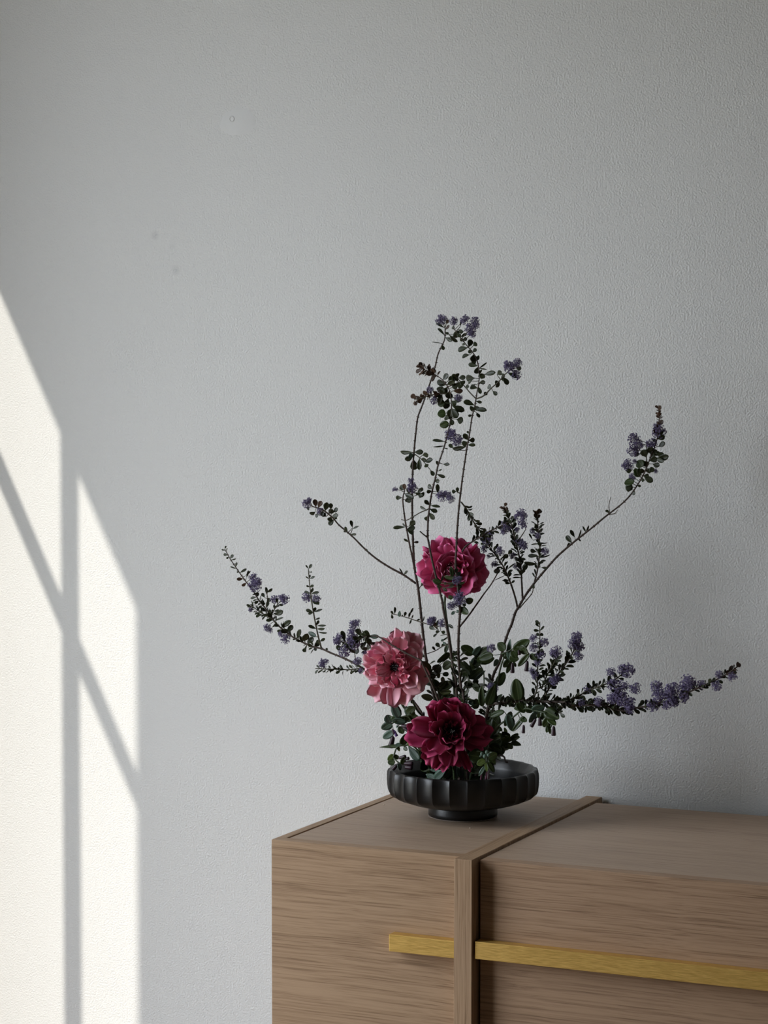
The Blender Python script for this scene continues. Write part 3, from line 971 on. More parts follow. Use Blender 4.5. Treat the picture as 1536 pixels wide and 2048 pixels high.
C.leaves('A1', [(740, 830, 560, 800, 95, 'g'), (720, 800, 690, 600, 80, 'g'), (780, 760, 790, 640, 90), (800, 780, 880, 700, 70, 'b'), (850, 940, 960, 900, 60, 'g'), (780, 1000, 900, 980, 80), (500, 930, 340, 860, 110, 'g'), (500, 900, 545, 780, 40, 'n'),
                (540, 1000, 420, 980, 60), (520, 1020, 620, 1080, 55), (640, 990, 760, 940, 50), (560, 960, 600, 900, 40), (980, 1290, 1120, 1230, 125, 'g'), (880, 1400, 1030, 1520, 130, 'g'), (720, 1220, 640, 1170, 80, 'g'), (760, 1470, 700, 1530, 60, 'b'),
                (800, 1480, 840, 1450, 60, 'b'), (900, 1350, 980, 1340, 60), (820, 1000, 850, 1100, 60)])
C.clusters('Z1', [(650, 215, 42), (770, 205, 48), (870, 215, 42), (830, 295, 56), (835, 350, 40), (880, 260, 36), (1230, 680, 60), (1290, 765, 48), (1305, 645, 44), (1195, 660, 32)])
C.clusters('A1', [(800, 870, 78), (850, 1180, 105), (690, 1360, 72), (900, 1250, 88), (800, 1300, 80), (870, 830, 40)])
C.clusters('Z4', [(720, 620, 56), (690, 660, 44)])

D = Plant('flowering_branch', 'forked branch rising to a leafy lavender-flowered tip, three sprays at its fork', 'branch',
          [('P', 953, 1597), ('P', 975, 1430), ('P', 984, 1360), ('A5', 380, 600), ('A5', 480, 230), ('A5', 560, 0), ('Z6', 360, 280), ('Z6', 400, 150), ('Z5', 160, 1850), ('Z5', 220, 1750), ('Z5', 300, 1640), ('Z5', 400, 1520),
           ('Z5', 500, 1410), ('Z5', 640, 1290), ('Z5', 780, 1180), ('Z5', 900, 1080), ('Z5', 1030, 980), ('Z5', 1110, 900), ('Z5', 1180, 800), ('Z5', 1240, 690), ('Z5', 1290, 560), ('Z5', 1340, 420), ('Z5', 1360, 250), ('Z5', 1352, 150)],
          0.330, 0.43, 3.9, 0.9, group=GRP, seed=14)
D.twig([('Z4', 860, 1620), ('Z4', 850, 1560), ('Z4', 810, 1420), ('Z4', 760, 1280), ('Z4', 700, 1140), ('Z4', 640, 1040), ('Z4', 560, 930), ('Z4', 490, 830), ('Z4', 440, 760)], 2.0, 1.1, -0.02, M_BARK, 0.0009)
D.twig([('Z4', 930, 1540), ('Z4', 920, 1350), ('Z4', 910, 1150), ('Z4', 880, 950), ('Z4', 840, 800), ('Z4', 800, 620), ('Z4', 750, 480), ('Z4', 700, 370), ('Z4', 685, 335)], 2.0, 1.0, 0.01, M_BARK, 0.0009)
D.twig([('Z4', 1080, 1310), ('Z4', 1120, 1150), ('Z4', 1140, 1000), ('Z4', 1150, 850), ('Z4', 1130, 650), ('Z4', 1120, 500), ('Z4', 1110, 420)], 1.8, 1.0, 0.01, M_BARK, 0.0009)
D.twig([('Z4', 890, 1640), ('Z4', 960, 1560), ('Z4', 1050, 1450), ('Z4', 1065, 1390)], 1.4, 0.8, -0.01)
D.twig([('Z4', 860, 790), ('Z4', 920, 710), ('Z4', 970, 630)], 1.2, 0.8, -0.01)
D.twig([('Z5', 935, 1050), ('Z5', 930, 980), ('Z5', 946, 910)], 0.9, 0.5, 0.0)
D.twig([('Z5', 940, 1060), ('Z5', 980, 1055), ('Z5', 1003, 1022)], 0.9, 0.6, 0.0)
D.twig([('Z5', 1250, 660), ('Z5', 1250, 560), ('Z5', 1250, 450)], 1.2, 0.8, 0.0)
D.leaves('Z5', [(1145, 780, 1065, 800, 72, 'g'), (1130, 825, 1072, 845, 62), (1190, 740, 1150, 670, 62, 'g'), (1130, 680, 1078, 695, 42), (1215, 655, 1180, 600, 82, 'g'), (1240, 580, 1220, 510, 72), (1200, 545, 1148, 552, 42), (1290, 580, 1335, 510, 60),
                (1330, 590, 1442, 558, 56), (1320, 575, 1402, 612, 42), (1300, 630, 1362, 652, 48), (1270, 705, 1312, 665, 48), (1240, 735, 1304, 782, 54), (1235, 770, 1208, 770, 32), (1350, 485, 1408, 450, 48), (1325, 420, 1405, 395, 52),
                (1120, 895, 1155, 880, 36), (1180, 830, 1204, 818, 24), (1110, 780, 1110, 860, 50), (1300, 520, 1350, 560, 60), (1280, 600, 1340, 580, 60), (1260, 660, 1230, 610, 60), (1240, 690, 1290, 690, 44), (1310, 480, 1280, 540, 56),
                (1330, 540, 1400, 560, 48), (1230, 500, 1210, 560, 50), (1260, 540, 1300, 480, 50), (1230, 690, 1190, 690, 46), (1170, 720, 1200, 670, 44), (1340, 460, 1300, 420, 40), (1360, 400, 1390, 350, 30), (1220, 720, 1270, 740, 46)])
D.leaves('Z5', [(640, 1260, 598, 1195, 32), (612, 1300, 568, 1248, 42), (655, 1265, 692, 1192, 16, 'n'), (720, 1220, 705, 1163, 16, 'n'), (730, 1210, 758, 1155, 16, 'n'), (580, 1350, 590, 1302, 22), (660, 1285, 692, 1290, 12, 'n'), (570, 1360, 540, 1372, 16), (940, 1045, 902, 1028, 26)])
D.auto(0, 0.94, 1.0, 14, 9, 7, 'r', 0.9)
D.leaves('Z4', [(900, 945, 925, 1075, 64), (930, 1170, 992, 1088, 52), (900, 1210, 808, 1220, 26, 'n'), (895, 1235, 800, 1252, 24, 'n'), (1110, 920, 1028, 898, 58), (1120, 980, 998, 970, 52), (1115, 1070, 948, 1060, 62), (1140, 830, 1250, 800, 14, 'n'),
                (1150, 860, 1242, 840, 14, 'n'), (1145, 650, 1192, 638, 42), (1115, 620, 1085, 585, 52), (1160, 685, 1212, 680, 18, 'n'), (1160, 990, 1280, 948, 20, 'n'), (1140, 1085, 1197, 1052, 22), (1160, 1120, 1252, 1122, 38),
                (1060, 770, 1005, 688, 26), (1110, 830, 1035, 828, 20, 'n'), (1080, 1210, 1080, 1138, 24), (1090, 1255, 1058, 1188, 22), (740, 950, 790, 898, 52), (660, 1000, 745, 958, 62), (580, 880, 612, 815, 38), (735, 1140, 835, 1058, 20, 'n'),
                (720, 1222, 570, 1282, 10, 'n'), (760, 1270, 665, 1287, 20, 'n'), (775, 1340, 705, 1318, 38), (785, 1315, 828, 1288, 30), (755, 1230, 778, 1188, 30), (640, 1150, 560, 1180, 66, 'b'), (1060, 1410, 1075, 1350, 40)])
D.auto(1, 0.35, 1.0, 26, 12, 5.5, 's', 1.0)
D.auto(2, 0.25, 0.92, 34, 12, 6, 's', 1.0)
D.auto(2, 0.9, 1.0, 8, 9, 6, 'r', 0.8)
D.auto(3, 0.2, 0.92, 26, 11, 5.5, 's', 1.0)
D.auto(3, 0.9, 1.0, 8, 9, 6, 'r', 0.8)
D.clusters('Z4', [(470, 740, 76), (430, 880, 48), (500, 700, 50), (640, 910, 58), (570, 1080, 44), (490, 980, 26), (800, 970, 44), (910, 440, 74), (930, 550, 68), (850, 470, 36), (690, 560, 44), (860, 640, 36), (880, 790, 58), (930, 840, 64), (850, 1100, 42), (1060, 650, 40), (1120, 710, 36), (1220, 910, 46)])
D.clusters('Z5', [(1145, 420, 50), (1140, 515, 52), (1190, 470, 36), (1085, 640, 46), (1130, 740, 30), (1290, 460, 46), (1360, 360, 55), (1350, 315, 42), (1330, 690, 20), (1150, 610, 20)])

F = Plant('flowering_branch', 'low branch bending level over the sideboard, heavy with lavender clusters to its russet tip', 'branch',
          [('P', 945, 1597), ('P', 960, 1500), ('A6', 80, 560), ('A6', 130, 320), ('A6', 180, 180), ('Z6', 250, 1172), ('Z6', 420, 1150), ('Z6', 600, 1150), ('Z6', 800, 1160), ('Z6', 950, 1165), ('Z6', 1100, 1200), ('Z6', 1250, 1195), ('Z6', 1430, 1200),
           ('Z7', 330, 560), ('Z7', 450, 588), ('Z7', 560, 562), ('Z7', 640, 550), ('Z7', 750, 520), ('Z7', 860, 500), ('Z7', 950, 450), ('Z7', 1060, 400), ('Z7', 1170, 350), ('Z7', 1290, 290), ('Z7', 1400, 215)],
          0.285, 0.20, 4.0, 1.1, group=GRP, seed=15)
F.twig([('Z6', 600, 1150), ('Z6', 650, 1000), ('Z6', 650, 850), ('Z6', 662, 700), ('Z6', 680, 500), ('Z6', 680, 330), ('Z6', 680, 250)], 1.6, 0.9, 0.01)
F.twig([('Z6', 720, 1130), ('Z6', 800, 980), ('Z6', 900, 830), ('Z6', 1000, 690), ('Z6', 1070, 570), ('Z6', 1100, 470)], 1.8, 1.0, -0.01)
F.twig([('Z6', 700, 1010), ('Z6', 760, 860), ('Z6', 830, 740), ('Z6', 880, 640)], 1.5, 0.9, -0.02)
F.twig([('Z6', 950, 1160), ('Z7', 60, 470), ('Z7', 150, 420), ('Z7', 250, 382), ('Z7', 350, 345), ('Z7', 430, 285), ('Z7', 490, 235)], 1.7, 1.0, -0.01)
F.twig([('Z6', 740, 1180), ('Z6', 830, 1270), ('Z6', 930, 1290)], 1.1, 0.7, -0.015)
F.twig([('Z6', 840, 1180), ('Z6', 900, 1190), ('Z6', 950, 1225)], 1.2, 0.7, -0.015)
F.twig([('Z7', 330, 560), ('Z7', 370, 600)], 1.2, 0.8, -0.01)
F.twig([('Z7', 370, 560), ('Z7', 390, 470), ('Z7', 380, 380)], 1.4, 0.9, -0.01)
F.leaves('Z6', [(670, 290, 632, 232, 38), (675, 310, 628, 270, 26), (670, 355, 610, 340, 34), (690, 350, 732, 296, 26), (680, 400, 640, 380, 40), (690, 420, 718, 385, 40), (760, 1230, 930, 1240, 60), (850, 1250, 940, 1210, 50)])
F.auto(1, 0.05, 0.75, 22, 12, 5.5, 's', 1.05)
F.auto(2, 0.05, 0.95, 34, 13, 5.5, 's', 1.0)
F.auto(3, 0.0, 1.0, 26, 13, 6, 's', 1.0)
F.auto(4, 0.0, 0.95, 34, 12, 6, 's', 1.0)
F.auto(0, 0.30, 0.44, 46, 14, 6, 's', 1.15)
F.auto(0, 0.44, 0.66, 60, 13, 6.5, 's', 1.1)
F.auto(0, 0.66, 0.80, 24, 11, 5.5, 's', 1.0)
F.auto(0, 0.80, 0.985, 22, 10, 5, 's', 0.9)
F.auto(0, 0.96, 1.0, 9, 9, 6, 'r', 0.8)
F.auto(5, 0.3, 1.0, 6, 10, 5, 's', 0.9)
F.auto(8, 0.1, 0.9, 10, 11, 5, 's', 1.0)
F.clusters('Z6', [(610, 435, 44), (610, 540, 46), (730, 480, 48), (690, 620, 50), (660, 710, 40), (600, 810, 46), (630, 860, 46), (1100, 420, 60), (1060, 500, 58), (1140, 530, 50), (1120, 640, 52), (870, 590, 62), (830, 600, 40), (850, 910, 58), (880, 880, 36)])
F.clusters('Z7', [(480, 250, 54), (430, 245, 36), (340, 265, 36), (360, 370, 46), (440, 380, 42), (540, 400, 44), (350, 480, 46), (430, 490, 58), (490, 520, 50), (500, 570, 40), (400, 440, 40), (720, 380, 44), (740, 450, 54), (690, 540, 50), (850, 400, 48), (830, 450, 58), (850, 510, 48), (980, 350, 56),
                  (950, 410, 50), (950, 480, 44), (1020, 370, 32), (1090, 370, 34), (1220, 380, 38), (1350, 305, 34), (1240, 285, 30), (150, 410, 34), (240, 510, 36), (100, 520, 30), (800, 540, 36)])
F.clusters('A5', [(220, 350, 80), (240, 1130, 96), (200, 1080, 60)])

G = Plant('flowering_branch', 'long branch sweeping out low on the window side to a bare pointed tip', 'branch',
          [('P', 897, 1597), ('P', 850, 1440), ('P', 800, 1378), ('Z3', 1350, 1165), ('Z3', 1240, 1100), ('Z3', 1140, 1050), ('Z3', 1040, 1010), ('Z3', 950, 970), ('Z3', 870, 950), ('Z3', 740, 890), ('Z3', 650, 830), ('Z3', 560, 750),
           ('Z3', 500, 660), ('Z3', 420, 560), ('Z3', 370, 480), ('Z3', 300, 390), ('Z3', 230, 290), ('Z3', 170, 200), ('Z3', 125, 120)],
          0.345, 0.33, 3.4, 1.0, group=GRP, seed=16)
G.twig([('Z3', 950, 965), ('Z3', 920, 850), ('Z3', 890, 700), ('Z3', 870, 580), ('Z3', 850, 420), ('Z3', 840, 290)], 1.7, 0.9, -0.02)
G.twig([('Z3', 480, 620), ('Z3', 490, 540), ('Z3', 480, 470)], 1.1, 0.7, -0.01)
G.twig([('Z3', 540, 720), ('Z3', 430, 660), ('Z3', 340, 590)], 1.2, 0.8, -0.01)
G.twig([('Z3', 520, 690), ('Z3', 570, 600), ('Z3', 600, 570)], 1.1, 0.7, -0.01)
G.twig([('Z3', 1330, 1150), ('Z3', 1280, 1140), ('Z3', 1180, 1150), ('Z3', 1080, 1145), ('Z3', 1000, 1145), ('Z3', 900, 1138)], 1.5, 0.9, -0.01)
G.leaves('Z3', [(615, 785, 688, 732, 48), (650, 825, 708, 772, 48), (735, 875, 782, 806, 48), (770, 895, 835, 845, 62), (830, 935, 884, 876, 52), (890, 955, 932, 918, 42), (815, 960, 800, 998, 38), (880, 970, 908, 988, 26), (555, 685, 622, 648, 48), (560, 722, 624, 704, 20),
                (480, 505, 474, 446, 27), (488, 495, 532, 458, 27), (468, 535, 443, 498, 30), (478, 565, 512, 545, 46), (290, 382, 228, 374, 32, 'r'), (905, 800, 838, 776, 32), (905, 865, 838, 828, 38, 'b'), (915, 772, 994, 768, 22), (920, 812, 978, 798, 26), (925, 830, 998, 836, 18),
                (880, 662, 818, 638, 32), (882, 665, 838, 674, 24), (886, 662, 902, 618, 27), (890, 662, 958, 634, 20), (900, 712, 938, 704, 18), (915, 765, 928, 728, 26), (930, 905, 980, 882, 27), (945, 930, 910, 900, 36), (848, 382, 898, 356, 22), (842, 295, 872, 250, 28), (838, 290, 816, 256, 14),
                (852, 440, 822, 430, 18), (860, 450, 884, 428, 26), (868, 500, 880, 450, 24), (870, 505, 806, 482, 24), (880, 510, 930, 488, 27), (870, 560, 930, 600, 46), (860, 320, 868, 312, 18), (846, 370, 856, 340, 16), (840, 370, 818, 352, 14), (985, 975, 1000, 962, 22)])
G.leaves('Z3', [(130, 130, 100, 124, 14), (132, 120, 138, 92, 16), (140, 150, 148, 112, 16), (150, 180, 118, 166, 26), (170, 190, 200, 170, 30), (160, 190, 140, 202, 18), (190, 215, 222, 200, 14), (215, 262, 230, 234, 22), (232, 285, 175, 272, 14), (250, 310, 235, 320, 18), (262, 325, 312, 288, 24), (300, 350, 345, 304, 16),
                (310, 370, 325, 300, 20), (310, 400, 272, 436, 30, 'r'), (380, 500, 415, 515, 40), (390, 530, 346, 540, 24), (420, 560, 380, 580, 30), (440, 570, 470, 590, 30)])
G.auto(0, 0.60, 0.84, 34, 12, 6.5, 's', 1.05)
G.auto(3, 0.0, 1.0, 20, 10, 5, 's', 1.0)
G.auto(4, 0.1, 0.9, 8, 10, 5, 's', 1.0)
G.auto(5, 0.05, 0.95, 26, 10, 4.5, 's', 1.0)
G.clusters('Z3', [(370, 360, 38), (385, 430, 56), (400, 400, 40), (550, 550, 36), (635, 550, 44), (610, 530, 28), (485, 790, 34), (515, 815, 24), (645, 885, 44), (605, 845, 26), (345, 640, 20), (830, 530, 44), (910, 545, 36), (975, 1090, 40), (950, 1100, 26), (1260, 1080, 38), (1340, 1070, 34), (1290, 1160, 24)])

I = Plant('flowering_branch', 'dark twig arching in front of the pale pink flower to a knot of lavender clusters', 'branch',
          [('P', 905, 1597), ('P', 885, 1430), ('A4', 60, 1060), ('A2', 1300, 830), ('A2', 1020, 690), ('A2', 780, 560), ('A2', 560, 430), ('A2', 370, 300), ('Z3', 1400, 860), ('Z3', 1310, 870), ('Z3', 1230, 900), ('Z3', 1140, 920)],
          0.290, 0.24, 3.2, 1.1, group=GRP, seed=17, ymid=0.235)
I.twig([('Z3', 1330, 870), ('Z3', 1370, 950), ('Z3', 1412, 1015)], 1.6, 1.0, 0.02)
I.twig([('Z3', 1240, 910), ('Z3', 1235, 1000), ('Z3', 1242, 1065)], 1.2, 0.8, 0.02)
I.leaves('Z3', [(1150, 910, 1120, 822, 44), (1120, 950, 1078, 970, 44), (1300, 880, 1250, 800, 48), (1310, 880, 1310, 835, 48), (1350, 900, 1290, 970, 36), (1380, 970, 1290, 970, 34), (1400, 1000, 1290, 1005, 26), (1440, 865, 1360, 865, 36, 'b'), (1390, 1000, 1420, 955, 18), (1330, 880, 1370, 930, 50),
                (1280, 930, 1310, 940, 40), (1210, 980, 1270, 1000, 50), (1200, 900, 1220, 970, 60), (1250, 970, 1215, 1000, 50), (1330, 900, 1350, 850, 44), (1370, 1070, 1400, 1090, 30), (1180, 900, 1150, 960, 50), (1200, 1000, 1190, 940, 40)])
I.auto(0, 0.86, 0.99, 20, 13, 7, 's', 1.0)
I.auto(1, 0.1, 0.9, 8, 12, 6, 's', 1.0)
I.clusters('Z3', [(1100, 890, 48), (1085, 910, 30), (1225, 765, 40), (1260, 750, 30), (1215, 835, 44), (1240, 920, 54), (1150, 990, 50), (1200, 900, 40), (1330, 1010, 30)])

A.auto(0, 0.10, 0.30, 10, 13, 7, 's', 1.0)
B.auto(0, 0.08, 0.30, 26, 14, 7, 's', 1.0)
C.auto(0, 0.08, 0.32, 26, 14, 7, 's', 1.0)
D.auto(0, 0.07, 0.26, 44, 15, 7, 's', 1.0)
F.auto(0, 0.02, 0.14, 14, 15, 8, 's', 1.0)
# ------------------------------------------------------------------ ranunculus


def petal_mesh(name, mats, seed, ruffle=0.10, cup=0.22, narrow=1.0, notch=0.0):
    """unit petal along +Y, normal +Z (inner face); thin closed sheet with its own inner and outer colours"""
    rr = random.Random(seed)
    nu, nv = 13, 10
    ph, ph2 = rr.uniform(0, 6.28), rr.uniform(0, 6.28)
    k = rr.choice((2.0, 2.6, 3.2))
    vv, ff, fm = [], [], []
    for s in (1, -1):
        for j in range(nv):
            b = j / (nv - 1)
            w = narrow * (0.09 + 0.44 * math.sin(min(1.0, b * 1.02) ** 0.85 * math.pi * 0.62) ** 1.2)
            for i in range(nu):
                u = -1 + 2 * i / (nu - 1)
                edge = 1 - 0.13 * abs(u) ** 2.6 - notch * math.exp(-(u * 3) ** 2) + 0.035 * math.sin(6 * u + ph) + 0.012 * math.sin(12 * u + ph2)
                y = b * (1 + (edge - 1) * b ** 2)
                x = u * w * (1 - 0.10 * b ** 4)
                z = cup * (b - 0.35) ** 2 * 1.1 + cup * 0.9 * u * u * w + ruffle * b ** 2 * math.sin(k * u * 2 + ph) * (0.4 + 0.6 * abs(u)) + 0.04 * math.sin(4 * b + ph) + ruffle * 0.16 * b ** 3 * math.sin(7.5 * u + ph2)
                th = 0.006 * (1 - 0.5 * b)
                vv.append((x, y, z + s * th))
    for s in (0, 1):
        o = s * nu * nv
        for j in range(nv - 1):
            for i in range(nu - 1):
                a, b, c, d = (o + j * nu + i, o + j * nu + i + 1, o + (j + 1) * nu + i + 1, o + (j + 1) * nu + i)
                ff += [(a, b, c), (a, c, d)] if s == 0 else [(a, c, b), (a, d, c)]
                fm += [s, s]
    o = nu * nv
    rim = [j * nu for j in range(nv)] + [(nv - 1) * nu + i for i in range(1, nu)] + [j * nu + nu - 1 for j in range(nv - 2, -1, -1)] + [i for i in range(nu - 2, 0, -1)]
    for i in range(len(rim)):
        a, b = rim[i], rim[(i + 1) % len(rim)]
        ff.append((a, b, o + b, o + a))
        fm.append(0)
    return mesh(name, vv, ff, mats, fmat=fm)


PM = {
    'hot': [petal_mat('hot_pink_petal_inside', (0.20, 0.010, 0.045), (0.62, 0.055, 0.19), (0.86, 0.21, 0.43)), petal_mat('hot_pink_petal_outside', (0.80, 0.45, 0.53), (0.82, 0.36, 0.48), (0.84, 0.30, 0.47))],
    'pale': [petal_mat('pale_pink_petal_inside', (0.66, 0.12, 0.20), (0.90, 0.45, 0.53), (0.95, 0.56, 0.64), amp=0.16), petal_mat('pale_pink_petal_outside', (0.88, 0.56, 0.60), (0.84, 0.30, 0.42), (0.74, 0.08, 0.20), amp=0.12)],
    'wine': [petal_mat('wine_petal_inside', (0.045, 0.002, 0.010), (0.22, 0.007, 0.045), (0.50, 0.045, 0.15)), petal_mat('wine_petal_outside', (0.24, 0.03, 0.075), (0.36, 0.03, 0.10), (0.48, 0.05, 0.16))],
}
M_EYE = plain('black_purple_eye', (0.012, 0.007, 0.010), 0.6, 0.5, 400)


class Bloom:
    def __init__(self, label, kind, center, Y, tilt_r, tilt_u, stem, ystem, seed):
        self.rnd = random.Random(seed)
        self.c = at(*center, Y)
        foot = at(*stem[0], ystem)
        foot.z = ZT + 0.0285
        self.root = empty('ranunculus', foot, label, 'flower', 'ruffled pink ranunculus blooms')
        self.org = foot
        stem = stem[:]
        self.n = (-FW + RT * tilt_r + UP * tilt_u).normalized()
        self.r = (RT - self.n * RT.dot(self.n)).normalized()
        self.u = self.n.cross(self.r)
        back = self.c - self.n * 0.012
        P = []
        m = len(stem)
        for i, s in enumerate(stem):
            P.append(at(*s, ystem + (back.y - ystem) * i / m))
        P[0] = foot.copy()
        P.append(back)
        v, f = tube(catmull(P), 0.0024, 0.0020, self.org, 0, 8, seed)
        link('stem', mesh('stem', v, f, [M_GSTEM]), self.root)
        mats = PM[kind]
        self.pool = {
            'w': [petal_mesh('petal', mats, seed * 10 + k, 0.10, 0.20) for k in range(3)],
            'f': [petal_mesh('petal', mats, seed * 10 + 3 + k, 0.19, 0.24, 0.95, 0.06) for k in range(3)],
            'n': [petal_mesh('petal', mats, seed * 10 + 6 + k, 0.16, 0.55, 0.62) for k in range(3)],
            'c': [petal_mesh('petal', mats, seed * 10 + 12 + k, 0.17, 0.42, 0.9, 0.04) for k in range(4)],
            'd': [petal_mesh('petal', mats, seed * 10 + 9 + k, 0.12, -0.25, 0.9) for k in range(2)],
        }
        # receptacle with a dark ring of stamens
        vs, fs = [], []
        for k in range(70):
            a = k * 2.399
            R = 0.0095 * math.sqrt((k + 0.5) / 70)
            d = (self.r * math.cos(a) + self.u * math.sin(a))
            h = 0.0085 * (1 - (R / 0.0095) ** 2) + self.rnd.uniform(0.001, 0.005)
            p = self.c + d * R - self.n * 0.002
            q = self.c + d * R * 1.15 + self.n * h
            t = 0.0011
            b0 = len(vs)
            for c_ in (p, q):
                for j in range(4):
                    vs.append(c_ + (self.r * math.cos(j * 1.571) + self.u * math.sin(j * 1.571)) * t * (0.6 if c_ is p else 1.0) - self.org)
            vs.append(q + self.n * 0.0012 - self.org)
            for j in range(4):
                fs.append((b0 + j, b0 + (j + 1) % 4, b0 + 4 + (j + 1) % 4, b0 + 4 + j))
                fs.append((b0 + 4 + j, b0 + 4 + (j + 1) % 4, b0 + 8))
        e = link('stamens', mesh('stamens', vs, fs, [M_EYE], smooth=False), self.root)
        e['kind'] = 'stuff'

    def petal(self, ang, length, width, elev, kind='w', rad=6.0, lift=0.0, roll=0.0):
        """ang in degrees counter-clockwise from the viewer's right, sizes in photo pixels, elev = degrees raised from the face plane"""
        a = math.radians(ang)
        e = math.radians(elev)
        d = self.r * math.cos(a) + self.u * math.sin(a)
        dirv = d * math.cos(e) + self.n * math.sin(e)
        nrm = self.n * math.cos(e) - d * math.sin(e)
        if roll:
            nrm = Matrix.Rotation(math.radians(roll), 3, dirv) @ nrm
        p = self.c + d * rad * PXM + self.n * lift * PXM
        L, W = length * PXM, width * PXM
        o = bpy.data.objects.new('petal', self.rnd.choice(self.pool[kind]))
        COL.objects.link(o)
        o.parent = self.root
        o.matrix_basis = Matrix.Translation(-self.org) @ frame(p, dirv, nrm, W, L, L)

    def rings(self, spec, rl=22):
        for n, L, W, elev, kind, rad, lift in spec:
            off = self.rnd.uniform(0, 360)
            for k in range(n):
                self.petal(off + 360 * k / n + self.rnd.uniform(-15, 15), L * self.rnd.uniform(0.76, 1.14), W * self.rnd.uniform(0.75, 1.25),
                           elev + self.rnd.uniform(-8, 8), kind, rad, lift + self.rnd.uniform(-1, 1), self.rnd.uniform(-rl, rl))


r1 = Bloom('hot pink ruffled ranunculus held high behind the bare stems', 'hot', (906, 1141), 0.335, -0.05, 0.22,
           [(918, 1597), (906, 1340), (893, 1240), (890, 1195)], 0.315, 31)
for it in ((118, 66, 40, 8, 'w'), (100, 60, 36, 14, 'w'), (68, 58, 44, 6, 'w'), (40, 62, 20, 4, 'n'), (14, 62, 50, 2, 'f'), (-14, 64, 50, 0, 'w'), (-42, 52, 42, 0, 'f'), (-92, 50, 42, 0, 'w'), (-140, 60, 44, 2, 'w'),
           (178, 66, 44, 4, 'w'), (160, 62, 26, 6, 'n'), (146, 68, 24, 8, 'n'), (-65, 50, 40, 2, 'w'), (-165, 60, 40, 4, 'w'), (82, 58, 34, 10, 'f'), (-28, 62, 44, 4, 'w'), (28, 60, 44, 8, 'w')):
    r1.petal(*it, 8.0, 0.0, r1.rnd.uniform(-15, 15))
r1.rings([(8, 56, 50, 22, 'f', 7, 3), (8, 50, 44, 42, 'w', 7, 4), (7, 44, 36, 58, 'f', 7, 4), (7, 34, 24, 66, 'n', 6, 4), (6, 24, 16, 74, 'n', 4, 3)], 30)
r2 = Bloom('pale pink open ranunculus with a dark eye and curled petals', 'pale', (791, 1334), 0.255, -0.28, 0.02,
           [(900, 1597), (862, 1490), (835, 1445), (812, 1420), (800, 1395)], 0.285, 32)
for it in ((78, 72, 46, 4, 'f'), (52, 74, 50, 0, 'w'), (35, 60, 44, 2, 'w'), (-32, 66, 64, -2, 'w'), (-50, 62, 56, 0, 'w'), (-78, 72, 56, 0, 'f'), (-98, 68, 44, 2, 'f'), (-122, 70, 46, 0, 'w'), (-150, 54, 40, 4, 'f'), (-170, 56, 40, 2, 'w'),
           (165, 54, 34, 4, 'f'), (146, 56, 34, 6, 'f'), (128, 54, 40, 8, 'w'), (105, 58, 36, 8, 'f'), (8, 46, 44, 4, 'w')):
    r2.petal(*it, 8.0, 0.0, r2.rnd.uniform(-14, 14))
r2.rings([(11, 54, 34, 18, 'c', 9, 1), (11, 46, 30, 32, 'c', 9, 2), (9, 36, 24, 44, 'c', 9, 3), (5, 20, 14, 50, 'n', 11, 3)], 38)
r3 = Bloom('wine red ranunculus with drooping lower petals low over the bowl', 'wine', (902, 1465), 0.225, 0.02, 0.36,
           [(912, 1597), (908, 1540), (906, 1500)], 0.285, 33)
for it in ((92, 66, 56, 34, 'w'), (112, 64, 44, 34, 'w'), (68, 60, 48, 34, 'w'), (132, 66, 40, 22, 'w'), (42, 58, 48, 26, 'w'), (-172, 82, 54, -4, 'w'), (172, 74, 46, 8, 'f'), (-125, 72, 50, -18, 'f'), (-112, 70, 46, -18, 'f'), (-62, 74, 30, -16, 'n'),
           (-76, 60, 42, -12, 'd'), (-8, 74, 44, -2, 'f'), (10, 64, 40, 10, 'w'), (-22, 62, 38, -6, 'w'), (-140, 60, 40, -4, 'w'), (-95, 58, 40, -6, 'w')):
    r3.petal(*it, 8.0, 0.0, r3.rnd.uniform(-12, 12))
r3.rings([(7, 56, 48, 34, 'f', 8, 2), (7, 48, 40, 56, 'w', 10, 2), (7, 30, 12, 55, 'n', 9, 3), (6, 22, 9, 62, 'n', 7, 3)], 28)

# ------------------------------------------------------------------ honeywort sprigs (broad clasping leaves, nodding bells)
GH = 'broad-leaved green sprigs among the branches'


def sprig(label, stem, y0, y1, seed, r=2.6):
    return Plant('leafy_sprig', label, 'sprig', stem, y0, y1, r, r * 0.6, M_GSTEM, GH, 0, seed)


s1 = sprig('leafy sprig with broad grey-green leaves at the middle of the arrangement', [('P', 930, 1597), ('A4', 900, 1700), ('A4', 960, 1250), ('A4', 1060, 880)], 0.315, 0.30, 41)
s1.leaves('A4', [(1020, 850, 790, 700, 190, 'g'), (1030, 870, 1160, 690, 130, 'b'), (1080, 900, 990, 1150, 150, 'b'), (1110, 900, 1340, 715, 170, 'g'), (1100, 960, 1425, 930, 190, 'g'), (790, 1150, 965, 1265, 195, 'g'), (960, 1150, 830, 985, 70, 'g'),
                 (1030, 1400, 1160, 1570, 140, 'g'), (1000, 1400, 870, 1480, 130, 'g'), (1010, 1390, 1260, 1150, 60, 'b'), (950, 1740, 1012, 1840, 110, 'b'), (930, 1720, 860, 1700, 90, 'g'), (1050, 1900, 1080, 1700, 150, 'g'), (860, 1380, 930, 1440, 90, 'g'), (1060, 1420, 1120, 1350, 70, 'g')], tilt=0.55)
s1.twig([('A4', 1140, 1040), ('A4', 1220, 1200), ('A4', 1230, 1500)], 1.4, 1.2, 0.0, M_GSTEM, 0)
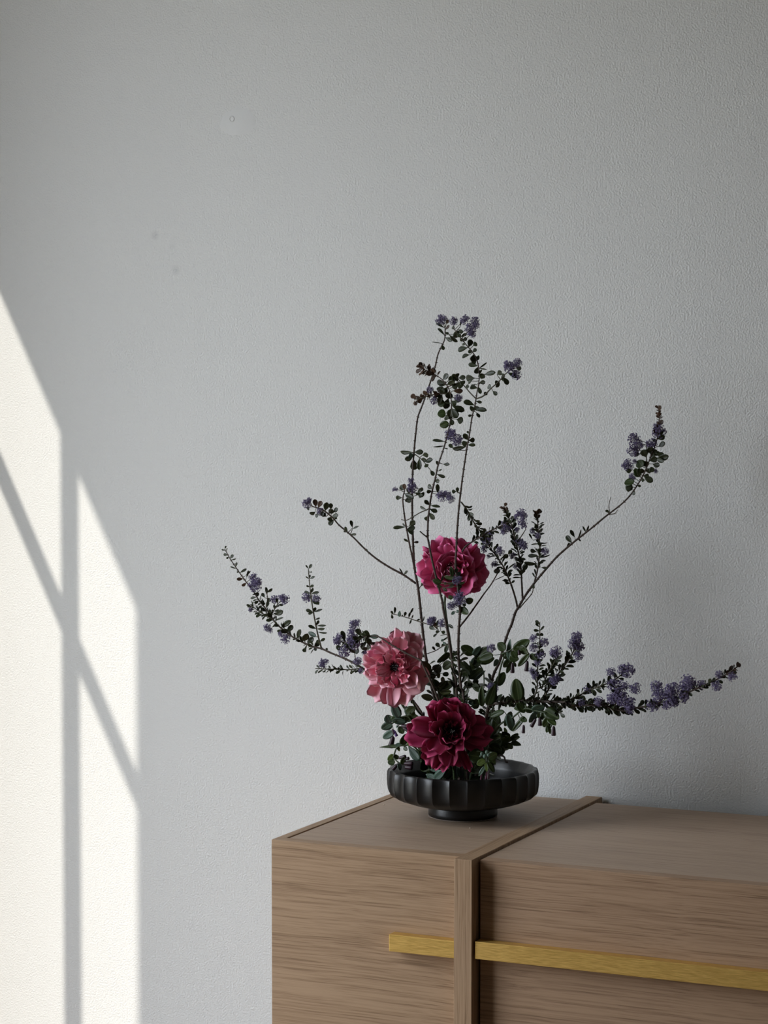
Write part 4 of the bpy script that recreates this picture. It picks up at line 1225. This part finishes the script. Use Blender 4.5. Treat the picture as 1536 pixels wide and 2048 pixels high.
s2 = sprig('leafy sprig wound between the upright stems under the pale pink flower', [('P', 908, 1597), ('A4', 380, 1700), ('A4', 260, 1450), ('A4', 220, 1150)], 0.300, 0.275, 42)
s2.leaves('A4', [(280, 1180, 400, 1050, 180, 'b'), (210, 1140, 0, 1000, 140, 'g'), (300, 1260, 180, 1270, 120, 'g'), (250, 1700, 35, 1650, 125, 'g'), (320, 1650, 345, 1860, 90, 'b'), (560, 820, 330, 1010, 135, 'g'), (590, 1000, 440, 1130, 155, 'g'), (640, 1420, 300, 1500, 180, 'g'), (600, 1560, 380, 1590, 95, 'l'),
                 (540, 1200, 440, 1260, 100, 'b'), (770, 800, 580, 860, 80, 'g'), (200, 1160, 130, 1250, 110, 'g'), (560, 900, 680, 960, 100, 'g'), (480, 1350, 400, 1330, 120, 'g'), (340, 1300, 390, 1210, 90, 'g'), (640, 1640, 560, 1780, 110, 'g'), (480, 1680, 400, 1700, 80, 'g'), (540, 660, 480, 830, 80, 'g')], tilt=0.55)
s2.bell('A4', 130, 1290, 80, 1400, 70, M_BELL)
s3 = sprig('leafy sprig with nodding maroon bells beside the forked branch', [('P', 950, 1597), ('P', 985, 1420), ('P', 1000, 1340), ('A5', 500, 430)], 0.300, 0.285, 43)
s3.twig([('A5', 420, 460), ('A5', 560, 400), ('A5', 700, 330), ('A5', 860, 340)], 1.8, 1.2, -0.01, M_GSTEM, 0)
s3.leaves('A5', [(490, 380, 345, 250, 165, 'g'), (560, 570, 580, 175, 90, 'b'), (440, 470, 560, 560, 120, 'g'), (560, 520, 748, 560, 150, 'g'), (650, 400, 955, 190, 200, 'g'), (760, 330, 930, 430, 180, 'g'), (580, 560, 445, 710, 130, 'g'), (600, 600, 510, 825, 85, 'g'), (940, 460, 740, 690, 105, 'g'),
                 (960, 470, 1110, 570, 120, 'g'), (620, 400, 700, 540, 150, 'g'), (330, 560, 270, 700, 90, 'b'), (250, 480, 0, 560, 180, 'g'), (640, 620, 690, 710, 60, 'g')], tilt=0.5)
s3.bell('A5', 625, 630, 622, 825, 80, M_BELL)
s3.bell('A5', 910, 590, 888, 790, 80, M_BELL)
s3.bell('A5', 740, 380, 760, 480, 60, M_BELL)
s4 = sprig('leafy sprig drooping under the level branch with maroon bells', [('P', 955, 1597), ('P', 985, 1470), ('A6', 600, 400), ('A6', 800, 250), ('A6', 1000, 280), ('A6', 1200, 330)], 0.270, 0.235, 44)
s4.leaves('A6', [(950, 290, 1160, 180, 190, 'b'), (1020, 310, 885, 490, 120, 'b'), (1170, 280, 1435, 440, 200, 'g'), (1270, 400, 1140, 570, 150, 'g'), (1290, 460, 1205, 680, 100, 'g'), (440, 300, 180, 390, 115, 'g'), (510, 350, 580, 650, 150, 'b'), (720, 420, 850, 490, 115, 'g'), (790, 420, 590, 660, 90, 'g'),
                 (680, 140, 800, 330, 160, 'g'), (860, 200, 930, 320, 150, 'g'), (1230, 420, 1370, 560, 120, 'g'), (1180, 290, 1130, 450, 130, 'g'), (1240, 560, 1265, 710, 60, 'g'), (850, 220, 620, 250, 130, 'g'), (560, 300, 440, 560, 120, 'g'), (1060, 330, 1080, 430, 90, 'g')], tilt=0.5)
s4.leaves('A5', [(745, 1350, 690, 945, 250, 'g'), (660, 1330, 545, 1225, 26, 'n')], tilt=0.2)
s4.bell('A6', 1010, 430, 925, 570, 70, M_BELL)
s4.bell('A6', 1080, 400, 1085, 555, 76, M_BELL)
s4.bell('A6', 1330, 560, 1330, 735, 80, M_BELL)
s4.bell('A6', 790, 540, 780, 690, 62, M_BELL)
s4.leaves('A4', [(1300, 1820, 1450, 1410, 220, 'q'), (1190, 1850, 1190, 1450, 130, 'g')], tilt=0.2)
s5 = sprig('low leafy sprig spreading over the rim beneath the maroon bells', [('P', 945, 1597), ('P', 965, 1530), ('A6', 200, 1050), ('A6', 420, 860)], 0.290, 0.31, 45)
s5.leaves('A6', [(400, 650, 310, 555, 75, 'g'), (560, 800, 730, 775, 115, 'g'), (560, 860, 740, 905, 95, 'g'), (500, 880, 590, 970, 100, 'g'), (540, 770, 400, 660, 125, 'g'), (560, 780, 695, 695, 80, 'g'), (430, 760, 280, 720, 105, 'g'), (400, 860, 280, 930, 125, 'g'), (350, 900, 400, 1085, 160, 'g'), (470, 820, 600, 760, 120, 'g'),
                 (420, 900, 540, 930, 110, 'g'), (250, 1000, 320, 1100, 130, 'g'), (300, 800, 200, 700, 90, 'g'), (260, 960, 150, 900, 110, 'g'), (480, 700, 430, 590, 70, 'l')], tilt=0.6)
s5.twig([('A6', 330, 1090), ('A6', 400, 1095), ('A6', 445, 1130), ('A6', 460, 1205), ('A6', 500, 1215)], 2.2, 1.6, -0.01, M_BARK, 0)
s6 = sprig('leafy sprig with small round buds hanging over the bowl\'s near rim', [('P', 930, 1597), ('P', 945, 1540), ('A8', 700, 150), ('A8', 820, 220)], 0.270, 0.215, 46)
s6.leaves('A8', [(745, 230, 588, 200, 195, 'g'), (805, 270, 695, 330, 90, 'l'), (840, 300, 925, 435, 75, 'g'), (805, 350, 725, 475, 55, 'b'), (850, 240, 965, 180, 115, 'g'), (870, 240, 930, 330, 90, 'g'), (790, 240, 830, 200, 70, 'b'), (840, 220, 880, 150, 80, 'g'), (820, 300, 830, 420, 50, 'l')], tilt=0.4)
for bx_, by_, br_ in ((760, 185, 24), (800, 218, 26), (825, 162, 24), (848, 198, 22), (742, 215, 14)):
    a_ = px('A8', bx_, by_)
    bmb = bmesh.new()
    bmesh.ops.create_icosphere(bmb, subdivisions=2, radius=1.0)
    meb = bpy.data.meshes.new('bud')
    bmb.to_mesh(meb)
    bmb.free()
    meb.polygons.foreach_set('use_smooth', [True] * len(meb.polygons))
    meb.materials.append(M_BUD)
    R_ = br_ / 6.678 * PXM
    s6.put('bud', meb, frame(at(*a_, 0.205), Vector((0, -0.3, -1)), -FW, R_, R_ * 1.2, R_))
s6.bell('A8', 760, 440, 745, 530, 26, M_BELLR)
s6.bell('A8', 825, 420, 815, 525, 28, M_BELLR)
s6.bell('A8', 850, 400, 845, 520, 30, M_BELL)
s7 = sprig('leafy sprig with violet and maroon bells under the pale pink flower on the window side', [('P', 900, 1597), ('P', 850, 1500), ('A7', 760, 560), ('A7', 560, 500), ('A7', 330, 650)], 0.300, 0.265, 47)
s7.leaves('A7', [(500, 520, 305, 105, 215, 'p'), (650, 610, 335, 560, 165, 'b'), (290, 640, 210, 460, 215, 'b'), (320, 640, 105, 760, 200, 'b'), (370, 840, 135, 980, 175, 'b'), (640, 430, 860, 280, 210, 'g'), (680, 460, 960, 500, 155, 'g'), (500, 720, 590, 880, 160, 'g'), (600, 480, 640, 640, 200, 'g'), (700, 470, 650, 250, 120, 'b'),
                 (640, 480, 750, 600, 160, 'g'), (330, 600, 420, 500, 160, 'g'), (260, 560, 330, 480, 70, 'l'), (740, 400, 860, 440, 130, 'g')], tilt=0.45)
s7.bell('A7', 540, 700, 690, 720, 100, M_BELL)
s7.bell('A7', 580, 740, 710, 820, 90, M_BELL)
s7.bell('A7', 370, 800, 440, 940, 70, M_BELLP)
s7.bell('A7', 360, 940, 290, 1195, 130, M_BELL)
s7.bell('A7', 330, 780, 390, 880, 80, M_BELL)
s7.bell('A7', 440, 690, 450, 740, 70, M_BUD)
s7.twig([('A7', 800, 120), ('A7', 840, 230), ('A7', 930, 380), ('A7', 1060, 500)], 2.0, 2.4, 0.02, M_GSTEM, 0)
s7.leaves('A7', [(840, 230, 770, 120, 90, 's'), (1090, 470, 1050, 375, 40, 'n')], tilt=0.4)
s8 = sprig('low sprig with a long pointed leaf over the rim on the window side', [('P', 897, 1597), ('P', 865, 1545), ('A7', 860, 1200), ('A7', 600, 1150), ('A7', 440, 1200), ('A7', 360, 1420)], 0.290, 0.25, 48)
s8.leaves('A7', [(560, 1130, 650, 890, 185, 'g'), (540, 1160, 55, 1200, 85, 'q'), (540, 1130, 400, 1140, 90, 'b'), (690, 1140, 795, 1060, 115, 'l'), (960, 1480, 690, 1150, 190, 'p'), (370, 1360, 235, 1490, 130, 'l'), (380, 1390, 495, 1430, 120, 'g'), (390, 1550, 235, 1530, 140, 'g'), (560, 1580, 610, 1400, 120, 'g'),
                 (1060, 1720, 1060, 1430, 230, 'g'), (600, 1180, 680, 1260, 100, 'g'), (460, 1180, 500, 1280, 70, 'l'), (930, 1240, 1020, 1180, 100, 'g'), (960, 1260, 1060, 1400, 160, 'g'), (490, 1560, 510, 1720, 100, 'b'), (380, 1480, 300, 1600, 110, 'g'), (1180, 1650, 1130, 1500, 130, 'g')], tilt=0.5)
s8.bell('A7', 480, 1440, 640, 1400, 90, M_BELL)
s8.bell('A7', 560, 1480, 715, 1440, 80, M_BELL)
s8.bell('A7', 440, 1600, 350, 1690, 90, M_BELL)
s8.bell('A7', 600, 1560, 800, 1560, 100, M_BELL)
s8.bell('A7', 620, 1640, 790, 1660, 110, M_BELL)
s9 = sprig('short grey-green sprig whose folded leaf rests on the near rim of the bowl', [('P', 905, 1597), ('P', 885, 1565), ('A8', 140, 515), ('A8', 150, 490)], 0.275, 0.225, 49)
s9.leaves('A8', [(135, 525, 295, 380, 120, 'p'), (140, 528, 15, 455, 100, 'p'), (200, 400, 80, 400, 60, 'b'), (250, 500, 340, 390, 140, 'g'), (465, 495, 432, 360, 60, 'b'), (395, 420, 360, 250, 45, 'g'), (300, 520, 330, 440, 120, 'g'), (190, 380, 200, 300, 40, 'g'), (600, 530, 610, 440, 22, 'b')], tilt=0.3)

for sp_, a0, a1, n_, L_, W_ in ((s1, 0.25, 0.98, 13, 30, 19), (s2, 0.25, 0.98, 12, 28, 18), (s3, 0.25, 0.8, 11, 28, 17), (s4, 0.2, 0.55, 9, 30, 19), (s5, 0.3, 1.0, 9, 26, 16), (s7, 0.2, 0.6, 6, 28, 17), (s8, 0.1, 0.5, 7, 28, 18), (s6, 0.0, 0.6, 6, 26, 15)):
    sp_.auto(0, a0, a1, n_, L_, W_, 'g', 1.1)
# ------------------------------------------------------------------ crumbs fallen on the sideboard
M_CRUMB = plain('pale_crumb', (0.62, 0.52, 0.42), 0.7, 0.2, 300)


def onz(x, y, z):
    d = FW + RT * ((x - 768) / FPX) - UP * ((y - 1024) / FPX)
    return CAM + d * ((z - CAM.z) / d.z)


for k, (x, y, lab) in enumerate(((940, 1657, 'pale crumb fallen on the oak top in front of the bowl\'s foot'), (768, 1610, 'pale crumb on the oak top under the bowl\'s window-side flutes'),
                                 (1179, 1610, 'pale crumb on the oak top against the upright slab near the wall'))):
    bmb = bmesh.new()
    bmesh.ops.create_icosphere(bmb, subdivisions=2, radius=0.0014)
    for vv_ in bmb.verts:
        vv_.co *= RND.uniform(0.8, 1.2)
        vv_.co.z *= 0.75
    meb = bpy.data.meshes.new('crumb')
    bmb.to_mesh(meb)
    bmb.free()
    meb.materials.append(M_CRUMB)
    zt = ZT - 0.0003 if k < 2 else ZT - 0.0025
    tag(link('crumb', meb, None, onz(x, y, zt) + Vector((0, 0, 0.0009))), lab, 'crumb', 'crumbs on the sideboard')
